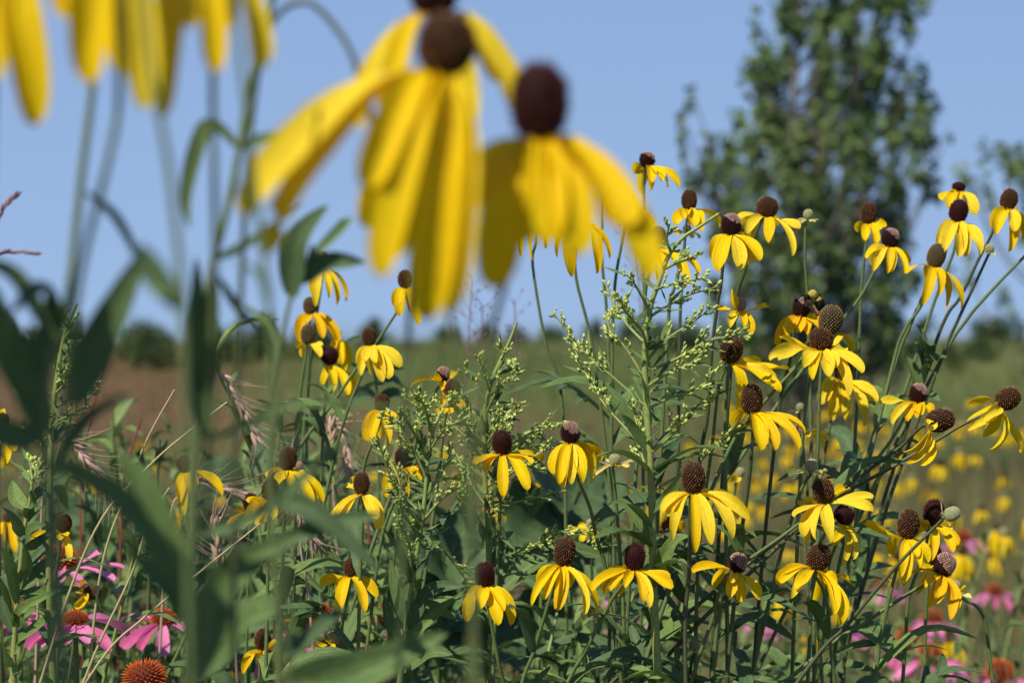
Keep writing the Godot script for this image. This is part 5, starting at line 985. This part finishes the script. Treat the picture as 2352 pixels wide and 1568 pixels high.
func make_bushes() -> void:
	var protos := []
	for k in 3:
		var cl := PackedVector3Array()
		var ra := PackedFloat32Array()
		for j in 26:
			var a := rr(0, TAU)
			var r := rr(0.0, 0.95)
			cl.append(Vector3(cos(a) * r, rr(0.25, 1.35) * (1.05 - r * 0.55), sin(a) * r))
			ra.append(rr(0.22, 0.38))
		protos.append(foliage(cl, ra, 11.0, 0.12, [Color(0.060, 0.095, 0.036), Color(0.075, 0.115, 0.040), Color(0.090, 0.125, 0.044)]))
	var stem := Shape.new()
	for k in 5:
		var a := TAU * k / 5.0
		stem.tube(PackedVector3Array([Vector3(cos(a) * 0.05, -0.05, sin(a) * 0.05), Vector3(cos(a) * 0.25, 0.5, sin(a) * 0.25), Vector3(cos(a) * 0.4, 1.0, sin(a) * 0.4)]), 0.03, 0.01, 5)
	var sm := stem.mesh()
	# x and distance in metres, scale, label
	var spots := [
		[-8.35, 36.0, 0.56, "tall dark bush on the skyline at the far left edge"], [-7.55, 37.0, 0.52, "round bush on the skyline at the left"], [-6.85, 35.0, 0.5, "dark bush behind the big dark leaf at the left"], [-5.5, 34.0, 0.5, "dense grey-green bush at the edge of the brown field"], [-4.8, 36.0, 0.52, "bush behind the left foreground stem"], [-4.1, 37.0, 0.52, "bush right of the left foreground stem on the skyline"], [-3.35, 38.0, 0.47, "low bush under the three stacked coneflowers"], [-2.4, 80.0, 0.60, "low skyline bush left of the lone skyline coneflower"], [-1.0, 95.0, 0.62, "small skyline bush right of the lone skyline coneflower"], [0.2, 88.0, 0.55, "small skyline bush below the hanging foreground petals"], [1.6, 92.0, 0.70, "pointed skyline bush under the big foreground bloom"], [3.6, 96.0, 0.75, "skyline bush left of the tall goldenrod"], [4.6, 84.0, 0.82, "dark skyline bush just left of the poplar"], [3.0, 38.0, 0.50, "dark bush beside the foot of the poplar"], [12.4, 92.0, 0.80, "skyline bush between poplar and right edge"], [14.8, 88.0, 0.85, "skyline bush at the right under the sparse tree"], [13.2, 60.0, 0.75, "bush on the skyline at the right edge"], [6.5, 33.0, 0.30, "small dark shrub in the green field at the right"], [7.6, 36.0, 0.32, "low dark shrub in the green field at the right edge"], [6.0, 90.0, 0.78, "skyline bush behind the poplar trunk"], [9.4, 96.0, 0.70, "skyline bush right of the poplar trunk"], [-9.1, 36.0, 0.56, "bush on the skyline just past the left edge"], [-6.2, 37.0, 0.54, "bush on the skyline right of the big dark leaf at the left"], [-2.5, 40.0, 0.42, "bush between the stacked coneflowers and the lone skyline coneflower"]]
	for k in spots.size():
		var s: Array = spots[k]
		var x: float = s[0]
		var d: float = s[1]
		var o := thing("bush", s[3], "bush", Vector3(x, ground_height(x, -d), -d), "bushes along the skyline")
		o.rotation.y = rr(0, TAU)
		o.scale = Vector3.ONE * float(s[2])
		var f := part(o, "foliage", protos[k % 3], M.crown)
		f.set_meta("kind", "stuff")
		part(o, "stems", sm, M.bark)

func make_meadow_flowers() -> void:
	var protos: Array[Node3D] = []
	for k in 5:
		var o := Node3D.new()
		var h := 0.86
		var b := Shape.new()
		b.tube(curve(PackedVector3Array([Vector3.ZERO, Vector3(rr(-0.03, 0.03), h * 0.5, rr(-0.03, 0.03)), Vector3(rr(-0.06, 0.06), h, rr(-0.04, 0.04))]), 4), 0.002, 0.0011, 5)
		part(o, "stem", b.mesh(), M.stem)
		var top := b.v[b.v.size() - 1]
		var key: String = ["b0", "m0", "u0", "b1", "o0"][k]
		if not cones.has(key):
			cones[key] = cone_mesh(key[0], key.hash() % 1000)
		var c := part(o, "cone", cones[key], M.floret)
		var axis := Vector3(rr(-0.25, 0.25), 1, rr(-0.25, 0.25)).normalized()
		place(c, oriented(axis, 0, 0.0075, 0.010 if k != 2 else 0.007), top + axis * 0.009)
		for j in 8:
			var a := TAU * j / 8.0 + rr(-0.2, 0.2)
			var r := rr(0.010, 0.025)
			part(o, "petal", petal(top + Vector3(cos(a), 0, sin(a)) * 0.003, axis, top + Vector3(cos(a) * r, rr(-0.046, -0.024), sin(a) * r), 0.0088, 1.0, 6, 3), M["petal_%d" % (j % 3)])
		protos.append(o)
	var n := 0
	var groups := [["small blurred yellow coneflower in the meadow at the lower right", 0.35, 1.0], ["small blurred yellow coneflower in the meadow behind the centre", -0.15, 0.35], ["small blurred yellow coneflower in the meadow at the left", -1.0, -0.15]]
	for g in 3:
		var count: int = [150, 46, 44][g]
		for j in count:
			var d := sqrt(rr(2.8 * 2.8, 9.5 * 9.5)) if g == 0 else sqrt(rr(2.6 * 2.6, 7.0 * 7.0))
			var f := rr(groups[g][1], groups[g][2])
			var x := f * 0.23 * d * 1.06
			var o: Node3D = protos[rng.randi_range(0, 4)].duplicate()
			o.name = numbered("meadow_coneflower")
			add_child(o)
			o.position = Vector3(x, ground_height(x, -d), -d)
			o.rotation.y = rr(0, TAU)
			o.scale = Vector3(1, 1, 1) * rr(0.78, 1.03)
			o.set_meta("label", groups[g][0])
			o.set_meta("category", "flower")
			o.set_meta("group", groups[g][0])
			n += 1
	for o in protos:
		o.free()

func make_undergrowth() -> void:
	# leafy stalks that fill the stand behind the sharp flowers
	var leaves := []
	for k in 6:
		var l := 0.07
		var fr := rr(0.16, 0.30)
		leaves.append(leaf(PackedVector3Array([Vector3.ZERO, Vector3(l * 0.5, l * 0.16, rr(-0.006, 0.006)), Vector3(l, -l * rr(0.0, 0.3), rr(-0.012, 0.012))]), l * fr, Vector3.UP, 9, 3))
	var protos: Array[Node3D] = []
	for k in 7:
		var o := Node3D.new()
		var b := Shape.new()
		var h := 1.0
		var path := curve(PackedVector3Array([Vector3.ZERO, Vector3(rr(-0.03, 0.03), 0.35, rr(-0.03, 0.03)), Vector3(rr(-0.05, 0.05), 0.7, rr(-0.05, 0.05)), Vector3(rr(-0.06, 0.06), h, rr(-0.06, 0.06))]), 5)
		b.tube(path, 0.0032, 0.001, 6)
		part(o, "stem", b.mesh(), M.stem if k % 2 else M.stem_pale)
		var count := 30
		for j in count:
			var f := 0.30 + 0.70 * (j + rr(0, 0.8)) / count
			var x := minf(f, 0.999) * (path.size() - 1)
			var at := path[int(x)].lerp(path[mini(int(x) + 1, path.size() - 1)], x - int(x))
			var l := part(o, "leaf", leaves[rng.randi_range(0, 5)], M.leaf_5 if rng.randf() < 0.05 and j < 12 else M["leaf_%d" % [0, 1, 2, 3, 4, 0, 3][(k + (0 if rng.randf() < 0.8 else 2)) % 7]])
			var s := (rr(0.75, 1.25) if k % 3 else rr(0.45, 0.8)) * lerpf(1.1, 0.55, maxf(0.0, f - 0.5) * 2.0)
			l.transform = Transform3D(Basis(Vector3.UP, j * 2.4 + rr(-0.4, 0.4)) * Basis(Vector3(0, 0, 1), rr(-0.2, 0.95)) * Basis.from_scale(Vector3.ONE * s), at)
		protos.append(o)
	var zones := [
		["narrow-leaved green stalk in the undergrowth at the left", -1.1, -0.2, 1.46, 2.5, 0.90, 1.09, 130],
		["narrow-leaved green stalk in the undergrowth behind the centre goldenrods", -0.25, 0.3, 1.44, 2.5, 0.84, 1.02, 108],
		["narrow-leaved green stalk in the undergrowth at the right", 0.25, 1.1, 1.44, 2.7, 0.72, 0.95, 64]]
	for zn in zones:
		for j in int(zn[7]):
			var d := sqrt(rr(zn[3] * zn[3], zn[4] * zn[4]))
			var x: float = rr(zn[1], zn[2]) * 0.23 * d
			var o: Node3D = protos[rng.randi_range(0, 6)].duplicate()
			o.name = numbered("leafy_stalk")
			add_child(o)
			o.position = Vector3(x, 0, -d)
			o.rotation.y = rr(0, TAU)
			o.scale = Vector3.ONE * rr(zn[5], zn[6])
			o.set_meta("label", zn[0])
			o.set_meta("category", "plant")
			o.set_meta("group", zn[0])
	# two bright leafy shoots that stand out at the left
	for s in [[-0.187, 1.72, 1.10, "bright green leafy shoot against the brown field at the left"], [-0.186 + 0.02, 1.55, 1.155, "leafy shoot tip beside the three stacked coneflowers on the skyline"]]:
		var o: Node3D = protos[4 if s[2] < 1.12 else 2].duplicate()
		o.name = numbered("leafy_shoot")
		add_child(o)
		o.position = Vector3(s[0], 0, -s[1])
		o.scale = Vector3.ONE * float(s[2])
		o.set_meta("label", s[3])
		o.set_meta("category", "plant")
	for o in protos:
		o.free()

func _ready() -> void:
	rng.seed = 20240711
	# camera
	var cam := Camera3D.new()
	cam.name = "camera"
	add_child(cam)
	cam.position = eye
	var at := CameraAttributesPhysical.new()
	at.frustum_focal_length = 78.34
	at.frustum_focus_distance = 1.30
	at.frustum_near = 0.05
	at.frustum_far = 1200.0
	at.exposure_aperture = 11.0
	cam.attributes = at
	cam.near = 0.05
	cam.far = 1200.0
	cam.fov = 17.42
	cam.current = true
	# sky and sun
	var env := Environment.new()
	env.background_mode = Environment.BG_SKY
	var sky := Sky.new()
	var sm := ProceduralSkyMaterial.new()
	sm.sky_top_color = lin(0.13, 0.235, 0.52)
	sm.sky_horizon_color = lin(0.285, 0.418, 0.64)
	sm.sky_curve = 0.22
	sm.ground_horizon_color = lin(0.20, 0.22, 0.16)
	sm.ground_bottom_color = lin(0.08, 0.09, 0.04)
	sm.sun_angle_max = 1.0
	sky.sky_material = sm
	env.sky = sky
	env.tonemap_mode = Environment.TONE_MAPPER_LINEAR
	env.tonemap_exposure = 1.2
	env.sdfgi_enabled = true
	env.ssao_enabled = true
	env.ssil_enabled = true
	var we := WorldEnvironment.new()
	we.name = "world"
	we.environment = env
	add_child(we)
	var sun := DirectionalLight3D.new()
	sun.name = "sun"
	sun.light_energy = 1.6
	sun.light_color = Color(1.0, 0.965, 0.90)
	sun.light_angular_distance = 0.5
	sun.shadow_enabled = true
	add_child(sun)
	sun.look_at_from_position(Vector3(-0.42, 0.78, 0.47) * 10.0, Vector3.ZERO)
	make_materials()
	# setting
	make_ground()
	make_bushes()
	tree("poplar_tree", "tall poplar tree with grey-green leaves against the sky, right of centre", POPLAR, Vector3(2.05, ground_height(2.05, -16.0), -16.0), 78.0, 0.062, 0.07)
	tree("sparse_tree", "sparse leafy tree at the right edge behind the coneflowers", FAR_TREE, Vector3(4.75, ground_height(4.75, -18.0), -18.0), 52.0, 0.068, 0.07)
	var tall := blade_mesh(0.8, 0.006, 0.16)
	grass_field("meadow_grass", "tall green meadow grass behind the flowers", tall, 13500, 1.75, 13.0, 0.45, [Color(0.11, 0.125, 0.048), Color(0.14, 0.14, 0.06), Color(0.085, 0.11, 0.045), Color(0.17, 0.15, 0.07)], Vector2(0.55, 1.0), func(x: float, d: float) -> float: return 0.9)
	grass_field("dry_grass", "straw-coloured dry grass mixed into the meadow", blade_mesh(0.78, 0.0045, 0.12), 11200, 2.2, 14.0, 0.45, [Color(0.28, 0.21, 0.10), Color(0.22, 0.165, 0.07), Color(0.32, 0.22, 0.12)], Vector2(0.55, 1.0), func(x: float, d: float) -> float: return 0.9)
	grass_field("fine_grass", "fine straw-green grass blades among the near flowers", blade_mesh(1.0, 0.0024, 0.13), 2000, 1.42, 3.4, 0.36, [Color(0.20, 0.24, 0.08), Color(0.26, 0.25, 0.10), Color(0.15, 0.21, 0.07), Color(0.30, 0.25, 0.12)], Vector2(0.78, 1.03), func(x: float, d: float) -> float: return 0.9 if x > 0.02 * d else 0.5)
	grass_field("far_grass", "rough green grass of the slope beyond the meadow", blade_mesh(0.42, 0.025, 0.2), 19000, 13.0, 60.0, 0.42, [Color(0.125, 0.165, 0.05), Color(0.16, 0.18, 0.06), Color(0.105, 0.14, 0.045), Color(0.18, 0.17, 0.07)], Vector2(0.35, 0.75), func(x: float, d: float) -> float: return 0.95 - 0.9 * bareness(x, d))
	grass_field("tan_grass", "sparse tan grass on the bare brown part of the slope", blade_mesh(0.36, 0.022, 0.2), 5000, 12.0, 60.0, 0.32, [Color(0.17, 0.12, 0.055), Color(0.14, 0.12, 0.045), Color(0.17, 0.085, 0.05), Color(0.12, 0.135, 0.045)], Vector2(0.3, 0.7), func(x: float, d: float) -> float: return 0.02 + 0.9 * bareness(x, d))
	# plants
	cones["bract"] = bract_mesh()
	for row in FLOWERS:
		coneflower(row)
	for row in PURPLE:
		purple_coneflower(row)
	for row in GOLDENRODS:
		goldenrod(row)
	for row in SHADE_STALKS:
		leafy_thing(row, "foreground_stalk", "plant", "blurred stalks in the foreground", [0, 3, 1, 0], Vector3(0.1, 0.45, 0.9), M.stem)
	# neighbours of the foreground stalks, just left of the frame, that keep them in shade
	for k in 4:
		var x: float = [-0.255, -0.30, -0.34, -0.265][k]
		var z: float = [-0.45, -0.38, -0.50, -0.31][k]
		var o := thing("neighbour_stalk", "leafy coneflower stalk just outside the left edge, %s of the four" % ["rightmost", "middle", "farthest", "nearest"][k], "plant", Vector3(x, 0, z), "leafy stalks left of the frame")
		var path := curve(PackedVector3Array([Vector3.ZERO, Vector3(rr(-0.02, 0.02), 0.6, rr(-0.02, 0.02)), Vector3(rr(-0.03, 0.03), 1.2, rr(-0.03, 0.03)), Vector3(rr(-0.03, 0.03), 1.30, 0)]), 6)
		var sb := Shape.new()
		sb.tube(path, 0.004, 0.0015, 7)
		part(o, "stem", sb.mesh(), M.stem)
		for j in 20:
			var q := path[int(lerpf(0.78, 1.0, j / 19.0) * (path.size() - 1))] + Vector3(0, rr(-0.03, 0.01), 0)
			var a := j * 2.4 + rr(-0.3, 0.3)
			var dir := Vector3(cos(a), rr(-0.1, 0.5), sin(a)).normalized()
			var l := rr(0.08, 0.13)
			part(o, "leaf", leaf(PackedVector3Array([q, q + dir * l * 0.5 + Vector3(0, 0.01, 0), q + dir * l - Vector3(0, 0.2 * l, 0)]), l * rr(0.22, 0.32), Vector3.UP, 9, 5), M["leaf_%d" % rng.randi_range(0, 3)])
	for row in BROAD_PLANTS:
		leafy_thing(row, "broad_leaved_plant", "plant", "broad-leaved plants in the undergrowth", [3, 1, 3], Vector3(0.0, 0.7, 0.7), M.stem, 0.10)
	for row in GRASS_STALKS:
		grass_stalk(row)
	make_undergrowth()
	make_meadow_flowers()
	bumblebee(Vector3(0.1822, 1.1752, -1.350))
